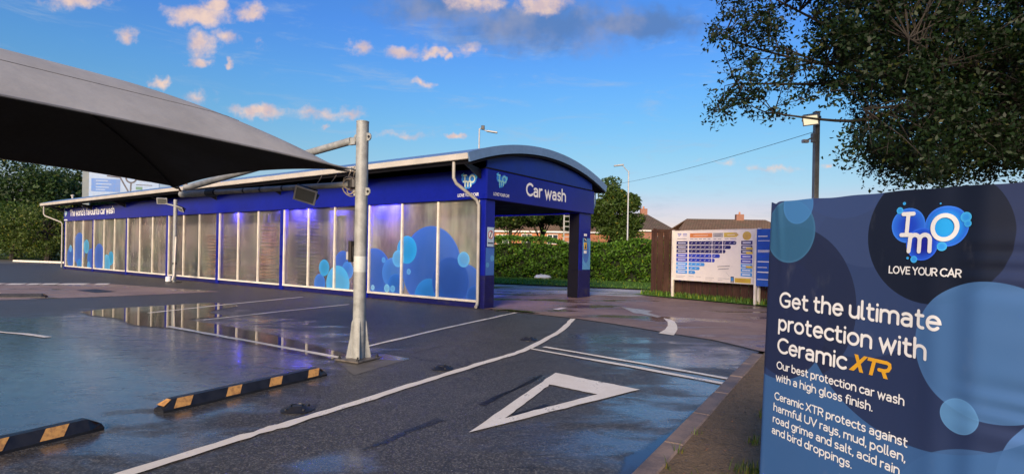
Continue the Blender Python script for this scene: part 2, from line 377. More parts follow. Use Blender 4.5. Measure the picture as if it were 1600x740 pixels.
# ================================================================== ground materials
def asphalt_material():
    m, t, out = material('asphalt'); v = wpos(t)
    big = t.noise(v, 0.35, 4, 0.6); mid = t.noise(t.vm('MULTIPLY', v, (1.0, 1.0, 1.0)), 1.6, 5, 0.65)
    streak = t.noise(t.vm('MULTIPLY', t.vm('ADD', v, (3, 1, 0)), (0.9, 2.3, 1)), 1.3, 4, 0.6, 0.6)
    grit = t.noise(v, 62, 3, 0.75); grit2 = t.noise(v, 210, 2, 0.6); mot = t.noise(v, 7, 5, .7)
    # places where water still lies in the surface (water collects in the low left half of the car park)
    acc = None
    for (u, vv, rx, ry, amp) in [(150, 600, 2.6, 2.6, 1.5), (260, 540, 3.0, 2.6, 1.45), (90, 520, 4.4, 3.6, 1.4), (380, 560, 1.5, 1.6, .7), (1060, 560, 1.5, 1.3, .95), (1100, 600, .8, 1.0, .8),
                            (950, 530, 1.1, 1.2, .85), (1010, 640, .9, 1.0, .8), (880, 690, .7, .5, .6), (980, 690, .8, .6, .75),
                            (180, 690, 1.0, .7, 1.0), (1120, 610, .5, .6, .7), (515, 720, .34, .26, 1.0), (265, 612, .7, .5, 1.2), (150, 655, .9, .6, 1.2), (850, 590, .3, .3, .5), (45, 560, 2, 2, 1.2)]:
        g = G(u, vv)
        q = t.vm('MULTIPLY', t.vm('SUBTRACT', v, (g[0], g[1], 0)), (1 / rx, 1 / ry, 0))
        s = t.math('SUBTRACT', amp, t.math('MULTIPLY', t.vm('LENGTH', q), amp))
        acc = s if acc is None else t.math('MAXIMUM', acc, s)
    f = t.math('ADD', acc, t.math('MULTIPLY', t.math('SUBTRACT', t.math('ADD', t.math('MULTIPLY', streak, 0.6), t.math('MULTIPLY', mid, 0.4)), 0.5), 3.7))
    wet = t.ramp(t.math('ADD', f, t.math('MULTIPLY', t.math('SUBTRACT', big, .5), 1.1)), -0.15, 0.70)
    vo = t.new('ShaderNodeTexVoronoi'); t.put(vo.inputs['Vector'], v); vo.inputs['Scale'].default_value = 88; stone = t.sep(vo.outputs['Color'])[0]
    vc = t.new('ShaderNodeTexVoronoi', feature='DISTANCE_TO_EDGE'); t.put(vc.inputs['Vector'], t.vm('ADD', t.vm('MULTIPLY', v, (1, 1, 0)), t.vm('MULTIPLY', t.noise(v, 3.0, 4, .7, col=True), (.5, .5, 0)))); vc.inputs['Scale'].default_value = .42
    crack = t.math('MULTIPLY', t.ramp(vc.outputs['Distance'], .006, .001), t.ramp(t.noise(v, .5, 3), .46, .60))
    dry = t.mix(t.ramp(mid, .3, .7), (.038, .035, .031), (.070, .064, .056))
    dry = t.mix(t.ramp(mot, .35, .65, .55, 0), dry, (.062, .055, .046))
    dry = t.mix(t.ramp(stone, .62, .98, 0, .8), dry, (.22, .20, .17)); dry = t.mix(t.ramp(stone, .35, .0, 0, .6), dry, (.030, .027, .024))
    dry = t.mix(t.ramp(grit, .54, .70, 0, .5), dry, (.20, .18, .15)); dry = t.mix(crack, dry, (.018, .016, .015))
    dry = t.mix(t.ramp(grit2, .6, .75, 0, .3), dry, (.32, .29, .25))
    stain = t.ramp(t.noise(v, .8, 5, .7, .4), .56, .70, 0, .55)
    dry = t.mix(stain, dry, (.055, .048, .042))
    wetc = t.mix(.25, dry, (.040, .036, .034))
    col = t.mix(wet, dry, wetc)
    rough = t.ramp(wet, 0, 1, .45, .15, False)
    rough = t.math('ADD', rough, t.math('MULTIPLY', t.math('SUBTRACT', grit, .5), .25))
    hgt = t.math('ADD', t.math('ADD', t.math('MULTIPLY', grit, .6), t.math('MULTIPLY', stone, .6)), t.math('MULTIPLY', grit2, .4))
    hgt = t.math('ADD', t.math('MULTIPLY', hgt, t.ramp(wet, 0, 1, 1.0, .25)), t.math('MULTIPLY', t.noise(t.vm('MULTIPLY', v, (1, 1.7, 1)), 4.5, 4, .6), .9))
    rough = t.math('ADD', rough, t.math('MULTIPLY', t.math('MULTIPLY', t.math('SUBTRACT', t.noise(t.vm('MULTIPLY', v, (.8, 2.2, 1)), 2.2, 6, .72, .4), .42), wet), .75), clamp=True)
    bsdf(t, out, col, rough, 0, t.ramp(wet, 0, 1, .42, 1.0), t.bump(hgt, .9, .010), Coat_Weight=t.math('MULTIPLY', wet, .6), Coat_Roughness=t.ramp(mot, .3, .7, .05, .22)); return m
def concrete_material(name, ca, cb, wetamt=.55, joint=False):
    m, t, out = material(name); v = wpos(t)
    n1 = t.noise(v, .5, 5, .65, .3); n2 = t.noise(v, 6, 4, .6); g = t.noise(v, 70, 2, .7)
    wet = t.ramp(t.noise(t.vm('MULTIPLY', v, (.5, 1.6, 1)), .55, 5, .6, .5), .62 - wetamt * .3, .72 - wetamt * .2)
    c = t.mix(t.ramp(n1, .3, .7), ca, cb); c = t.mix(t.ramp(n2, .45, .75, 0, .5), c, tuple(x * .6 for x in ca))
    c = t.mix(t.ramp(g, .55, .75, 0, .35), c, tuple(min(1, x * 1.6) for x in cb))
    c = t.mix(wet, c, t.mix(.5, c, tuple(x * .35 for x in ca)))
    r = t.ramp(wet, 0, 1, .62, .16)
    bsdf(t, out, c, r, 0, .55, t.bump(t.math('MULTIPLY', g, t.ramp(wet, 0, 1, 1, .2)), .35, .004)); return m
def ground_cover(name, ca, cb, cc, scale=1.0):
    m, t, out = material(name); v = wpos(t)
    n1 = t.noise(v, .4 * scale, 5, .6); n2 = t.noise(v, 9 * scale, 4, .65); n3 = t.noise(v, 55 * scale, 3, .7)
    c = t.mix(t.ramp(n1, .35, .65), ca, cb); c = t.mix(t.ramp(n2, .5, .75, 0, .8), c, cc)
    c = t.mix(t.ramp(n3, .35, .7, 0, .45), c, tuple(x * .45 for x in ca))
    bsdf(t, out, c, .9, 0, .15, t.bump(t.math('ADD', n3, n2), .8, .02)); return m
def paint_material():
    m, t, out = material('road_paint'); v = wpos(t)
    n = t.noise(v, 2.2, 6, .72, .3); g = t.noise(v, 42, 4, .7); g2 = t.noise(v, 190, 2, .6)
    c = t.mix(t.ramp(n, .35, .7), (.80, .71, .57), (.92, .84, .70))
    w = t.ramp(t.math('ADD', t.math('MULTIPLY', n, .55), t.math('MULTIPLY', g, .45)), .55, .66)
    c = t.mix(t.math('MULTIPLY', w, .75), c, (.13, .125, .12)); c = t.mix(t.ramp(g2, .55, .8, 0, .5), c, (.2, .19, .18))
    p = bsdf(t, None, c, .55, 0, .4, t.bump(g, .4, .004)); tr = t.new('ShaderNodeBsdfTransparent'); mx = t.new('ShaderNodeMixShader')   # worn through to the stone
    t.put(mx.inputs[0], t.math('MULTIPLY', w, .8)); t.l.new(p.outputs[0], mx.inputs[1]); t.l.new(tr.outputs[0], mx.inputs[2]); t.l.new(mx.outputs[0], out.inputs[0]); return m
def water_material():
    m, t, out = material('rain_water'); v = wpos(t)
    nm = t.bump(t.noise(v, 3.5, 2, .4), .05, .01); at_ = t.new('ShaderNodeAttribute'); at_.attribute_name = 'depth'
    dp = t.math('ADD', at_.outputs['Fac'], t.math('MULTIPLY', t.math('SUBTRACT', t.math('ADD', t.math('MULTIPLY', t.noise(v, 5, 5, .7), .6), t.math('MULTIPLY', t.noise(v, 55, 3, .7), .4)), .5), 1.5))
    f = t.ramp(dp, .15, .95); p = bsdf(t, None, (.030, .028, .028), t.ramp(f, 0, 1, .22, .03), 0, .8, nm)
    tr = t.new('ShaderNodeBsdfTransparent'); mx = t.new('ShaderNodeMixShader'); t.put(mx.inputs[0], t.math('MULTIPLY', f, .95)); t.l.new(tr.outputs[0], mx.inputs[1]); t.l.new(p.outputs[0], mx.inputs[2]); t.l.new(mx.outputs[0], out.inputs[0]); return m
def water_sheet(outline, z, rim):
    P = [Vector(p[:2]) for p in outline]; n = len(P); ar = sum(P[i].x * P[(i + 1) % n].y - P[(i + 1) % n].x * P[i].y for i in range(n))
    if ar < 0: P.reverse()
    Q = []
    for i in range(n):
        d = (P[(i + 1) % n] - P[i - 1]).normalized(); Q.append(P[i] + Vector((-d.y, d.x)) * rim)
    O = [P[i] - (Q[i] - P[i]) * .6 for i in range(n)]
    o = mesh_obj('puddle', [(*p, z) for p in O] + [(*p, z) for p in Q], [(i, (i + 1) % n, n + (i + 1) % n, n + i) for i in range(n)] + [tuple(range(n, 2 * n))], M_WATER)
    a = o.data.attributes.new('depth', 'FLOAT', 'POINT'); a.data.foreach_set('value', [0.0] * n + [1.0] * n)
    return tag(o, kind='structure')
M_ASPH = asphalt_material()
M_SLAB = concrete_material('brown_concrete', (.185, .112, .080), (.30, .20, .148), .5)
M_STRIP = concrete_material('pinkish_concrete', (.25, .165, .125), (.34, .235, .18), .35)
M_FAR = ground_cover('meadow', (.045, .075, .022), (.07, .10, .03), (.11, .12, .05), .2)
M_GRASS = ground_cover('turf', (.10, .20, .028), (.12, .24, .034), (.14, .24, .05))
M_DIRT = ground_cover('bare_soil', (.17, .118, .072), (.24, .168, .105), (.12, .09, .05), 1.0)
M_PAINT = paint_material(); M_WATER = water_material()

# ================================================================== setting: sheets
tag(sheet('ground', [(-1500, -300), (1500, -300), (1500, 2200), (-1500, 2200)], -.06, M_FAR), kind='structure')
KD = Vector((.52, .854)).normalized(); KN = Vector((KD.y, -KD.x)); K0 = Vector((.93, 3.78))
def K(t, off=0.0): p = K0 + KD * t + KN * off; return (p.x, p.y)
KEND = 5.75
joint = [K(KEND + .12), G(1120, 532)[:2], G(1050, 521)[:2], G(960, 506)[:2], G(900, 497.5)[:2], G(840, 491)[:2], G(774, 485.5)[:2]]
car_park = sheet('car_park', [K(-26)] + joint[:1] + joint[1:] + [(-.7, 14.7), (6, 25), (-20, 40), (-75, 62), (-110, 20), (-60, -30)], 0.0, M_ASPH, kind='structure')
fence0, fence_d = Vector((5.36, 21.15)), Vector((.594, -.804))
def FE(t, off=0.0): p = fence0 + fence_d * t + Vector((-.804, -.594)) * off; return (p.x, p.y)
forecourt = sheet('forecourt', joint + [(-.75, 14.62), (-6.0, 18.4), (-14, 24), (-14, 31.2), (5.9, 23.5), (5.0, 22.0), FE(.0, .85), FE(5.2, .75), FE(13, .8), (14, 5), (9, 6.3)], .004, M_SLAB, kind='structure')
# raised edge where the forecourt concrete meets the asphalt
mb = MB()
for a, b in zip(joint[:-1], joint[1:]):
    a = Vector(a); b = Vector(b); n = Vector((-(b - a).y, (b - a).x)).normalized() * .03
    mb.add([(*(a - n), .006), (*(b - n), .006), (*(b + n), .012), (*(a + n), .012)], [(0, 1, 2, 3)])
mb.build('concrete_edge', simple('wet_edge', (.03, .027, .026), .3), forecourt)
strip_poly = [G(-90, 441)[:2], G(45, 442.5)[:2], G(165, 443)[:2], G(255, 449)[:2], G(345, 455.5)[:2], G(200, 462)[:2], G(45, 467.5)[:2], G(-90, 471)[:2]]
tag(sheet('concrete_strip', strip_poly, .006, M_STRIP), kind='structure')
grass_front = [(-26, 35.9), (-.85, 26.2), (5.95, 23.55), (7.4, 22.2), (12, 21)]
tag(sheet('grass_strip', grass_front + [(16, 28), (8, 34), (-26, 46)], .05, M_GRASS), kind='structure')
verge = sheet('verge', [K(-26, .14), K(KEND, .14), (4.9, 8.6), (9.2, 6.0), (14, -6), (-4, -26)], .085, M_DIRT, kind='structure')
tag(sheet('planting_strip', [FE(-.15, .82), FE(5.3, .72), FE(14, .7), FE(14, -2.5), FE(-.15, -2.5)], .03, M_GRASS), kind='structure')
road = sheet('road', [(-120, 28), (-36, 40.2), (-22, 46), (-22, 54), (-36, 50), (-120, 42)], .008, simple('road_asphalt', (.15, .135, .115), .45, 0, .2, .5), kind='structure')
mb = MB(); a = Vector(G(20, 408.5)[:2]); b = Vector(G(101, 411.3)[:2]); n = Vector((-(b - a).y, (b - a).x)).normalized() * .22
mb.prism([(0, 0), (1, 0), (1, 1), (0, 1)], lambda p, q, z: (a.x + (b.x - a.x) * p + n.x * q, a.y + (b.y - a.y) * p + n.y * q, z), 0, .14); mb.build('white_kerb', M_PAINT, road)

# ---- painted markings, each laid on the car park or the forecourt
def band(name, pts, w, parent, z=.0095, jag=.009, seed=1):
    rg = np.random.default_rng(seed); P = [Vector(p[:2]) for p in pts]; Q = [P[0]]
    for p in P[1:]:
        n = max(1, int((p - Q[-1]).length / .35)); q0 = Q[-1].copy()
        for i in range(1, n + 1): Q.append(q0.lerp(p, i / n))
    V = []; Fc = []
    for i, q in enumerate(Q):
        d = (Q[min(i + 1, len(Q) - 1)] - Q[max(i - 1, 0)]).normalized(); nn = Vector((-d.y, d.x))
        for s in (1, -1):
            p = q + nn * s * (w / 2 + rg.normal() * jag); V.append((p.x, p.y, z))
    for i in range(len(Q) - 1): Fc.append((2 * i + 1, 2 * i + 3, 2 * i + 2, 2 * i))
    return mesh_obj(name, V, Fc, M_PAINT, parent)
def gl(*uv): return [G(u, v) for u, v in uv]
m, t, out = material('worn_paint'); v = wpos(t); c = t.mix(t.ramp(t.noise(v, 9, 5, .7), .42, .62), (.52, .47, .40), (.26, .19, .15)); bsdf(t, out, c, .3, 0, .5); M_WORN = m
def smooth_pts(P, k=4):
    P = [Vector(p) for p in P]; out = []
    for i in range(len(P) - 1):
        p0, p1, p2, p3 = P[max(i - 1, 0)], P[i], P[i + 1], P[min(i + 2, len(P) - 1)]
        for j in range(k):
            t = j / k; out.append(.5 * ((2 * p1) + (p2 - p0) * t + (2 * p0 - 5 * p1 + 4 * p2 - p3) * t * t + (3 * p1 - p0 - 3 * p2 + p3) * t ** 3))
    return out + [P[-1]]
band('lane_line', smooth_pts(gl((30, 795), (196, 741), (317, 703), (400, 677), (440, 665.5), (521, 640.5), (580, 622.5), (643, 602), (704, 583), (760, 565.5), (800, 554), (828, 543), (866, 523), (886, 508), (895, 498))), .115, car_park)
band('bay_line', gl((572, 542), (690, 514), (806, 488.5)), .09, car_park, seed=2)
band('bay_line', gl((318, 500), (430, 487.5), (546, 475.5)), .09, car_park, seed=3)
band('bay_line', gl((232, 489), (350, 476), (474, 464)), .10, car_park, seed=4)
band('bay_line', gl((262, 510), (400, 535), (537, 560)), .10, car_park, seed=5)
band('bay_line', gl((-20, 517), (40, 522), (76, 527)), .09, car_park, seed=6)
band('stop_line', gl((850, 542), (1000, 567.5), (1141, 592.5)), .095, car_park, seed=7)
band('stop_line', gl((830, 545), (985, 572.5), (1134, 600)), .095, car_park, seed=8)
def ring(name, outer, inner, parent, z=.0095):
    V = [(*p[:2], z) for p in outer + inner]; n = len(outer)
    return mesh_obj(name, V, [(i, (i + 1) % n, n + (i + 1) % n, n + i) for i in range(n)], M_PAINT, parent)
def subdiv(P, k, jag, seed):
    rg = np.random.default_rng(seed); out = []
    for i in range(len(P)):
        a = Vector(P[i][:2]); b = Vector(P[(i + 1) % len(P)][:2])
        for j in range(k):
            q = a.lerp(b, j / k); out.append((q.x + rg.normal() * jag, q.y + rg.normal() * jag))
    return out
tri = ring('give_way_triangle', subdiv(gl((731.6, 676.7), (867.8, 582.8), (999, 609)), 14, .006, 1), subdiv(gl((789, 654), (859, 601), (932, 616.5)), 14, .005, 2), car_park)
if tri.data.polygons[0].normal.z < 0: tri.data.flip_normals()
sheet('turn_arrow', gl((971, 479.5), (1020, 486), (1012, 488.6), (1034, 494.5), (1028, 496.5), (1003, 490.3), (990, 489)), .0095, M_WORN, forecourt)
sheet('curved_marking', gl((1029, 520.5), (1053, 524), (1058.5, 515), (1058, 508.6), (1054, 502.5), (1047, 499), (1036.6, 497), (1043, 503), (1043.5, 509), (1039, 515)), .0095, M_PAINT, forecourt)
band('painted_line', gl((868, 483.5), (882, 481)), .16, forecourt, z=.0095)
for i, (a, b) in enumerate(((-70, -40), (-28, 2), (12, 38), (44, 62), (66, 90), (94, 136), (149, 170))):
    band('edge_dash', gl((a, 443.9), (b, 443.7)), .85, car_park, z=.0105, seed=20 + i)
# tar joints and dark repairs
M_TAR = simple('old_tar', (.030, .027, .024), .4)
m, t, out = material('oil_soaked'); v = wpos(t); tr = t.new('ShaderNodeBsdfTransparent'); p = bsdf(t, None, (.014, .013, .012), .3, 0, .5)
mx = t.new('ShaderNodeMixShader'); t.put(mx.inputs[0], t.ramp(t.noise(v, 14, 5, .75), .34, .52, 0, .95)); t.l.new(tr.outputs[0], mx.inputs[1]); t.l.new(p.outputs[0], mx.inputs[2]); t.l.new(mx.outputs[0], out.inputs[0]); M_OIL = m
def tarline(name, pts, w, z=.0035, seed=3):
    o = band(name, pts, w, car_park, z, .012, seed); o.data.materials.clear(); o.data.materials.append(M_TAR); return o
tarline('tar_joint', gl((440, 659), (480, 648), (521, 635.5), (560, 623.5), (600, 611)), .03, seed=4)
tarline('tar_joint', gl((570, 568), (620, 557), (690, 540)), .02, seed=8)
for i, (pl, wd) in enumerate(((((566, 702), (600, 690), (640, 672), (690, 655)), .07), (((751, 632), (780, 620), (850, 586)), .06), (((801, 648), (830, 641), (860, 633)), .05))):
    o = band('oil_stain', gl(*pl), wd, car_park, .0035, .022, 10 + i); o.data.materials.clear(); o.data.materials.append(M_OIL)
def patch(name, uv, z=.0032, mat=None):
    return sheet(name, gl(*uv), z, mat or M_TAR, car_park)
sheet('drain_cover', gl((118, 453.5), (150, 451.6), (183, 455.6), (150, 457.6)), .0105, simple('drain_iron', (.02, .02, .021), .5), car_park)
M_REP = concrete_material('repair_asphalt', (.11, .097, .08), (.15, .132, .11), .35)
sheet('repair_patch', gl((520, 560), (596, 552), (642, 560), (553, 586)), .003, M_REP, car_park)

# ---- standing water
def gl_xy(*uv): return [G(u, v)[:2] for u, v in uv]
def puddle(uvc, rx, ry, rot, seed, wob=.3, z=.0085):
    g = G(*uvc); return water_sheet(blobpoly(g, rx, ry, rot, 72, wob, seed), z, min(rx, ry) * .4)
pud = gl((122, 487), (170, 482), (240, 478), (330, 473), (372, 478), (330, 487), (360, 494), (300, 499), (352, 508), (430, 523), (536, 550), (548, 560), (500, 560), (400, 540), (330, 526), (270, 514), (205, 508), (180, 498), (140, 493))
water_sheet([p[:2] for p in smooth_pts(pud + [pud[0]], 5)[:-1]], .0075, .12)
kp = []
for i in range(40):
    t = -6 + i * .27; w = .20 * max(.08, min(1, (2.9 - t) / 3.2)) * (1 + .25 * math.sin(t * 4.1) + .15 * math.sin(t * 9.7)) if t < 2.9 else .03
    kp.append(K(t, -w))
water_sheet(kp + [K(4.5 - i * .25, .03) for i in range(43)], .0075, .05)
tag(sheet('lane_sky_sheen', gl_xy((760, 466), (700, 452), (690, 444), (772, 444), (900, 448.5), (1012, 454), (1016, 461), (985, 463.5), (940, 461), (880, 459), (820, 459)), .0075, concrete_material('painted_sky_sheen', (.40, .38, .36), (.52, .50, .47), .6)), kind='structure')  # pale sheet: sky reflection on the wet forecourt, painted in as colour
puddle((805, 486), .8, .14, R(-40), 14, .4, .010)
# ---- kerb of separate stones
kerb = empty('kerb', (*K(0), 0)); tag(kerb, kind='structure')
M_KERB = simple('kerb_concrete', (.215, .155, .122), .7, 0, .3, 4, .4, 60)
kmb = MB().box(-.455, .455, -.075, .075, -.05, .095, .012); kme = None
for i in range(-8, 7):
    t = i * .92
    if t > KEND - .3: break
    if kme is None: o = kmb.build('kerb_stone', M_KERB, kerb); kme = o.data
    else: o = bpy.data.objects.new('kerb_stone', kme); COL.objects.link(o); o.parent = kerb
    p = Vector(K(t, .075)) - Vector(K(0)); o.location = (p.x, p.y, random.uniform(-.004, .004))
    o.rotation_euler = (random.uniform(-.01, .01), random.uniform(-.004, .004), math.atan2(KD.y, KD.x) + random.uniform(-.006, .006))
# ================================================================== car wash building
ANG = R(54.3); P0 = Vector(G(756, 482)); BW, BL, PIT = 5.95, 33.0, 4.69
M_BLUE = simple('blue_paint', (.005, .011, .235), .3, 0, .15, 1.2, spec=.2)
M_NAVY = simple('navy_paint', (.010, .013, .085), .35, 0, .2, 1.5)
M_FASC = simple('gloss_blue_panel', (.004, .010, .235), .2, 0, .10, .7, spec=.16)
M_GAB = simple('gable_blue', (.007, .027, .24), .38, 0, .12, .8, spec=.2)
M_CREAM = simple('cream_frame', (.74, .68, .57), .45, 0, .12, 3)
M_GUT = simple('cream_gutter', (.50, .46, .40), .4, 0, .1, 1.5)
M_PIPE = simple('grey_pipe', (.40, .38, .34), .45, 0, .12, 3)
M_ROOF = simple('roof_sheet', (.15, .25, .42), .38, .2, .12, .6)
M_BLACK = simple('black_soffit', (.007, .007, .010), .8, 0, .2, 2, spec=.08)
M_WHITE = simple('white_lettering', (.80, .80, .80), .4, 0, .04, 6)
M_STEEL = simple('galvanised_steel', (.34, .35, .335), .58, .15, .22, 7, .15, 60)
M_DKMETAL = simple('dark_metal', (.03, .03, .033), .45, .3, .2, 8)
BUB = [ # (s, z, r, colour) printed bubbles on the panes, later ones over earlier
 (4.44, .79, .78, (.055, .16, .52)), (3.6, .82, .47, (.10, .26, .62)), (3.45, .45, .36, (.05, .19, .55)),
 (2.02, 1.05, 1.18, (.055, .17, .55)), (2.04, .10, .62, (.05, .30, .66)), (.72, .52, .66, (.07, .18, .55)), (1.25, .66, .70, (.045, .12, .42)),
 (3.0, 1.53, .42, (.04, .42, .70)), (3.36, 1.26, .26, (.20, .50, .72)), (.77, 1.29, .22, (.20, .50, .78)), (3.84, .34, .13, (.35, .62, .78)),
 (3.58, .34, .11, (.25, .52, .75)), (4.49, .33, .09, (.45, .65, .8)), (2.9, .88, .09, (.22, .48, .78)), (4.01, 1.2, .09, (.15, .4, .75)), (.35, .30, .3, (.05, .15, .46)),
 (6.0, 1.05, .42, (.05, .15, .55)), (5.75, .82, .30, (.10, .28, .68)), (7.23, .34, .32, (.06, .22, .60)), (7.0, .87, .29, (.05, .42, .66)), (6.25, .35, .62, (.14, .50, .72)),
 (30.6, 1.25, .97, (.06, .17, .55)), (32.08, .75, .62, (.05, .16, .52)), (28.68, .72, .58, (.05, .18, .58)), (29.42, 1.4, .41, (.12, .48, .66)), (30.55, .26, .40, (.06, .30, .60)),
 (32.1, 1.26, .22, (.25, .52, .75)), (29.06, .33, .22, (.2, .5, .78)), (27.46, .85, .74, (.06, .16, .55)), (25.75, .80, .38, (.05, .42, .62)), (26.37, .46, .54, (.15, .50, .70))]
def pane_material(BUB, TR=.52):
    m, t, out = material('frosted_pane'); v = tc(t, 'Object'); xyz = t.sep(v)
    q = t.comb(xyz[1], xyz[2], 0.0)
    vs = t.noise(t.vm('MULTIPLY', v, (1, 5.0, .25)), 1.0, 4, .55); hs = t.noise(t.vm('MULTIPLY', v, (1, .35, 9.0)), 1.0, 4, .6)
    cl = t.noise(t.vm('MULTIPLY', v, (1, 1.3, .5)), .8, 4, .6)
    c = t.mix(t.ramp(cl, .35, .65), (.23, .22, .195), (.56, .53, .46))
    hue = t.noise(t.vm('MULTIPLY', v, (1, 1.0, .8)), .9, 3, .6, col=True); c = t.mix(.55, c, t.mix(1.0, c, t.vm('ADD', t.vm('MULTIPLY', hue, (1.3, 1.2, 1.1)), (.35, .38, .42)), 'MULTIPLY'))
    c = t.mix(t.ramp(vs, .45, .75, 0, .32), c, (.055, .055, .06)); c = t.mix(t.ramp(hs, .55, .8, 0, .25), c, (.5, .45, .36))
    mask = t.math('MULTIPLY', cl, 0.0); bc = c
    for (s, z, r, col) in BUB:
        col = (col[0] * .62, col[1] * .95, min(1, col[2] * 1.18))
        dd = t.vm('LENGTH', t.vm('SUBTRACT', q, (s, z, 0)))
        f = t.ramp(dd, r, r - .015, 0, 1)
        cc = t.mix(t.ramp(dd, r * .35, r, 0, 1), tuple(x * .92 for x in col), tuple(min(1, x * 1.12) for x in col))
        cc = t.mix(t.ramp(dd, r - .05, r - .012, 0, .35), cc, tuple(min(1, x * 1.6 + .04) for x in col))
        bc = t.mix(t.math('MULTIPLY', f, .93), bc, cc); mask = t.math('MAXIMUM', mask, f)
    p_ = bsdf(t, None, bc, .30, 0, .5); tl = t.new('ShaderNodeBsdfTranslucent'); t.put(tl.inputs[0], t.mix(.5, bc, (.6, .58, .55)))
    p = t.new('ShaderNodeMixShader'); p.inputs[0].default_value = .42; t.l.new(p_.outputs[0], p.inputs[1]); t.l.new(tl.outputs[0], p.inputs[2])
    gls = t.new('ShaderNodeBsdfRefraction'); gls.inputs['Color'].default_value = (.95, .92, .88, 1); gls.inputs['Roughness'].default_value = .16; gls.inputs['IOR'].default_value = 1.06
    tr = t.new('ShaderNodeBsdfTransparent'); tr.inputs[0].default_value = (.9, .88, .84, 1)
    mx = t.new('ShaderNodeMixShader'); mx.inputs[0].default_value = .35
    t.l.new(gls.outputs[0], mx.inputs[1]); t.l.new(tr.outputs[0], mx.inputs[2])
    fin = t.new('ShaderNodeMixShader'); t.put(fin.inputs[0], t.math('SUBTRACT', TR, t.math('MULTIPLY', mask, TR - .1)))
    t.l.new(p.outputs[0], fin.inputs[1]); t.l.new(mx.outputs[0], fin.inputs[2]); t.l.new(fin.outputs[0], out.inputs[0])
    return m
M_PANES = [pane_material([b for b in BUB if abs(b[0] - (k + .5) * PIT) < PIT / 2 + b[2]], (.46, .70, .72, .68, .60, .5, .5)[k]) for k in range(7)]; M_PANE = M_PANES[3]
def plinth_material():
    m, t, out = material('blue_brick_paint'); v = tc(t, 'Object'); b = t.new('ShaderNodeTexBrick')
    x = t.sep(v); t.put(b.inputs['Vector'], t.comb(t.math('ADD', x[0], x[1]), x[2], 0))
    b.inputs['Scale'].default_value = 1.0; b.inputs['Brick Width'].default_value = .11; b.inputs['Row Height'].default_value = .05
    b.inputs['Mortar Size'].default_value = .005
    for k, c in (('Color1', (.005, .005, .085, 1)), ('Color2', (.008, .008, .115, 1)), ('Mortar', (.003, .003, .045, 1))): b.inputs[k].default_value = c
    dirt = t.ramp(t.noise(wpos(t), 3, 5, .7), .5, .75, 0, .5)
    bsdf(t, out, t.mix(dirt, b.outputs[0], (.05, .045, .05)), .45, 0, .4, t.bump(b.outputs['Fac'], -.5, .006)); return m
M_PLIN = plinth_material()
wash = empty('car_wash', P0, ANG); tag(wash, 'long blue car wash building with a curved roof and frosted bubble-printed panes', 'building')
for k in range(7):
    y0 = k * PIT
    MB().box(.0, .16, y0 + .2, y0 + PIT, 0, .15).build('plinth', M_PLIN, wash)
    if k: MB().box(-.03, .16, y0 - .03, y0 + .2, 0, 2.905).build('pilaster', M_BLUE, wash)
    ys = [y0 + .2, y0 + 1.70, y0 + 3.17, y0 + 4.645]
    for j in range(3):
        pn = MB().box(.035, .050, ys[j], ys[j + 1], .17, 2.93).build('pane', M_PANES[k], wash)
        MB().box(-.035, .034, ys[j + 1] - .033, ys[j + 1] + .033, .215, 2.90 + random.uniform(-.005, .012), .006).build('mullion', M_CREAM, wash)
    MB().box(-.045, .033, y0 + .205, y0 + 4.675, .152, .213, .006).build('sill', M_CREAM, wash)
    MB().box(5.80, 5.93, y0 + (4.55 if k == 0 else .0), y0 + PIT - (.002 if k else .0), 0, .45).build('plinth', M_PLIN, wash) if k else None
    if k:
        MB().box(5.79, 5.94, y0 - .08, y0 + .12, 0, 2.905).build('pilaster', M_BLUE, wash)
        for j in range(3): MB().box(5.85, 5.865, y0 + .12 + j * 1.52, y0 + .10 + (j + 1) * 1.52, .45, 2.93).build('pane', M_PANE, wash)
MB().box(-.03, .16, 7 * PIT - .03, 7 * PIT + .18, 0, 2.905).build('pilaster', M_BLUE, wash)
MB().box(.0, .02, .2, .235, .213, 2.9).build('mullion', M_CREAM, wash)
# corner columns of the entrance
cl = MB().box(-.012, .40, -.01, .198, .0, 2.915, .012).build('column', M_BLUE, wash)
MB().box(-.02, .408, -.018, .196, .0, .88, .008).build('column_base', M_PLIN, cl)
cr_ = MB().box(5.13, 5.95, -.01, .36, .0, 2.915, .012).build('column', M_BLUE, wash)
MB().box(5.10, 5.958, -.02, .39, .0, .95, .008).build('column_base', M_PLIN, cr_)
MB().box(5.105, 5.128, .0, .37, .955, 2.90).build('inner_lining', M_BLACK, cr_); MB().box(5.075, 5.098, -.01, .385, .01, .95).build('inner_lining', M_BLACK, cr_)
M_CDEC = simple('column_print', (.05, .15, .48), .35, 0, .1, 2); M_CDEC2 = simple('column_print_pale', (.10, .32, .62), .35, 0, .1, 2)
def fr(y):   # front-facing plane: (x, z, d) -> local xyz
    return lambda a, b, d=0.0: (a, y - d, b)
def sd(x):   # outer long-side plane: text runs towards the far end seen from outside mirrored, so a runs backwards
    return lambda a, b, d=0.0: (x - d, -a, b)
MB().box(.03, .385, -.016, -.009, .885, 1.62).build('printed_band', M_CDEC, cl)
put_flat('printed_bubble', disc2(.30, 1.34, .085), fr(-.0185), M_CDEC2, cl); put_flat('printed_bubble', disc2(.10, 1.16, .07), fr(-.0185), M_CDEC2, cl)
MB().box(5.40, 5.94, -.016, -.009, .96, 2.05).build('printed_band', M_CDEC2, cr_)
put_flat('printed_bubble', disc2(5.62, 1.55, .21, 0, 28, .36), fr(-.0185), M_CDEC, cr_)
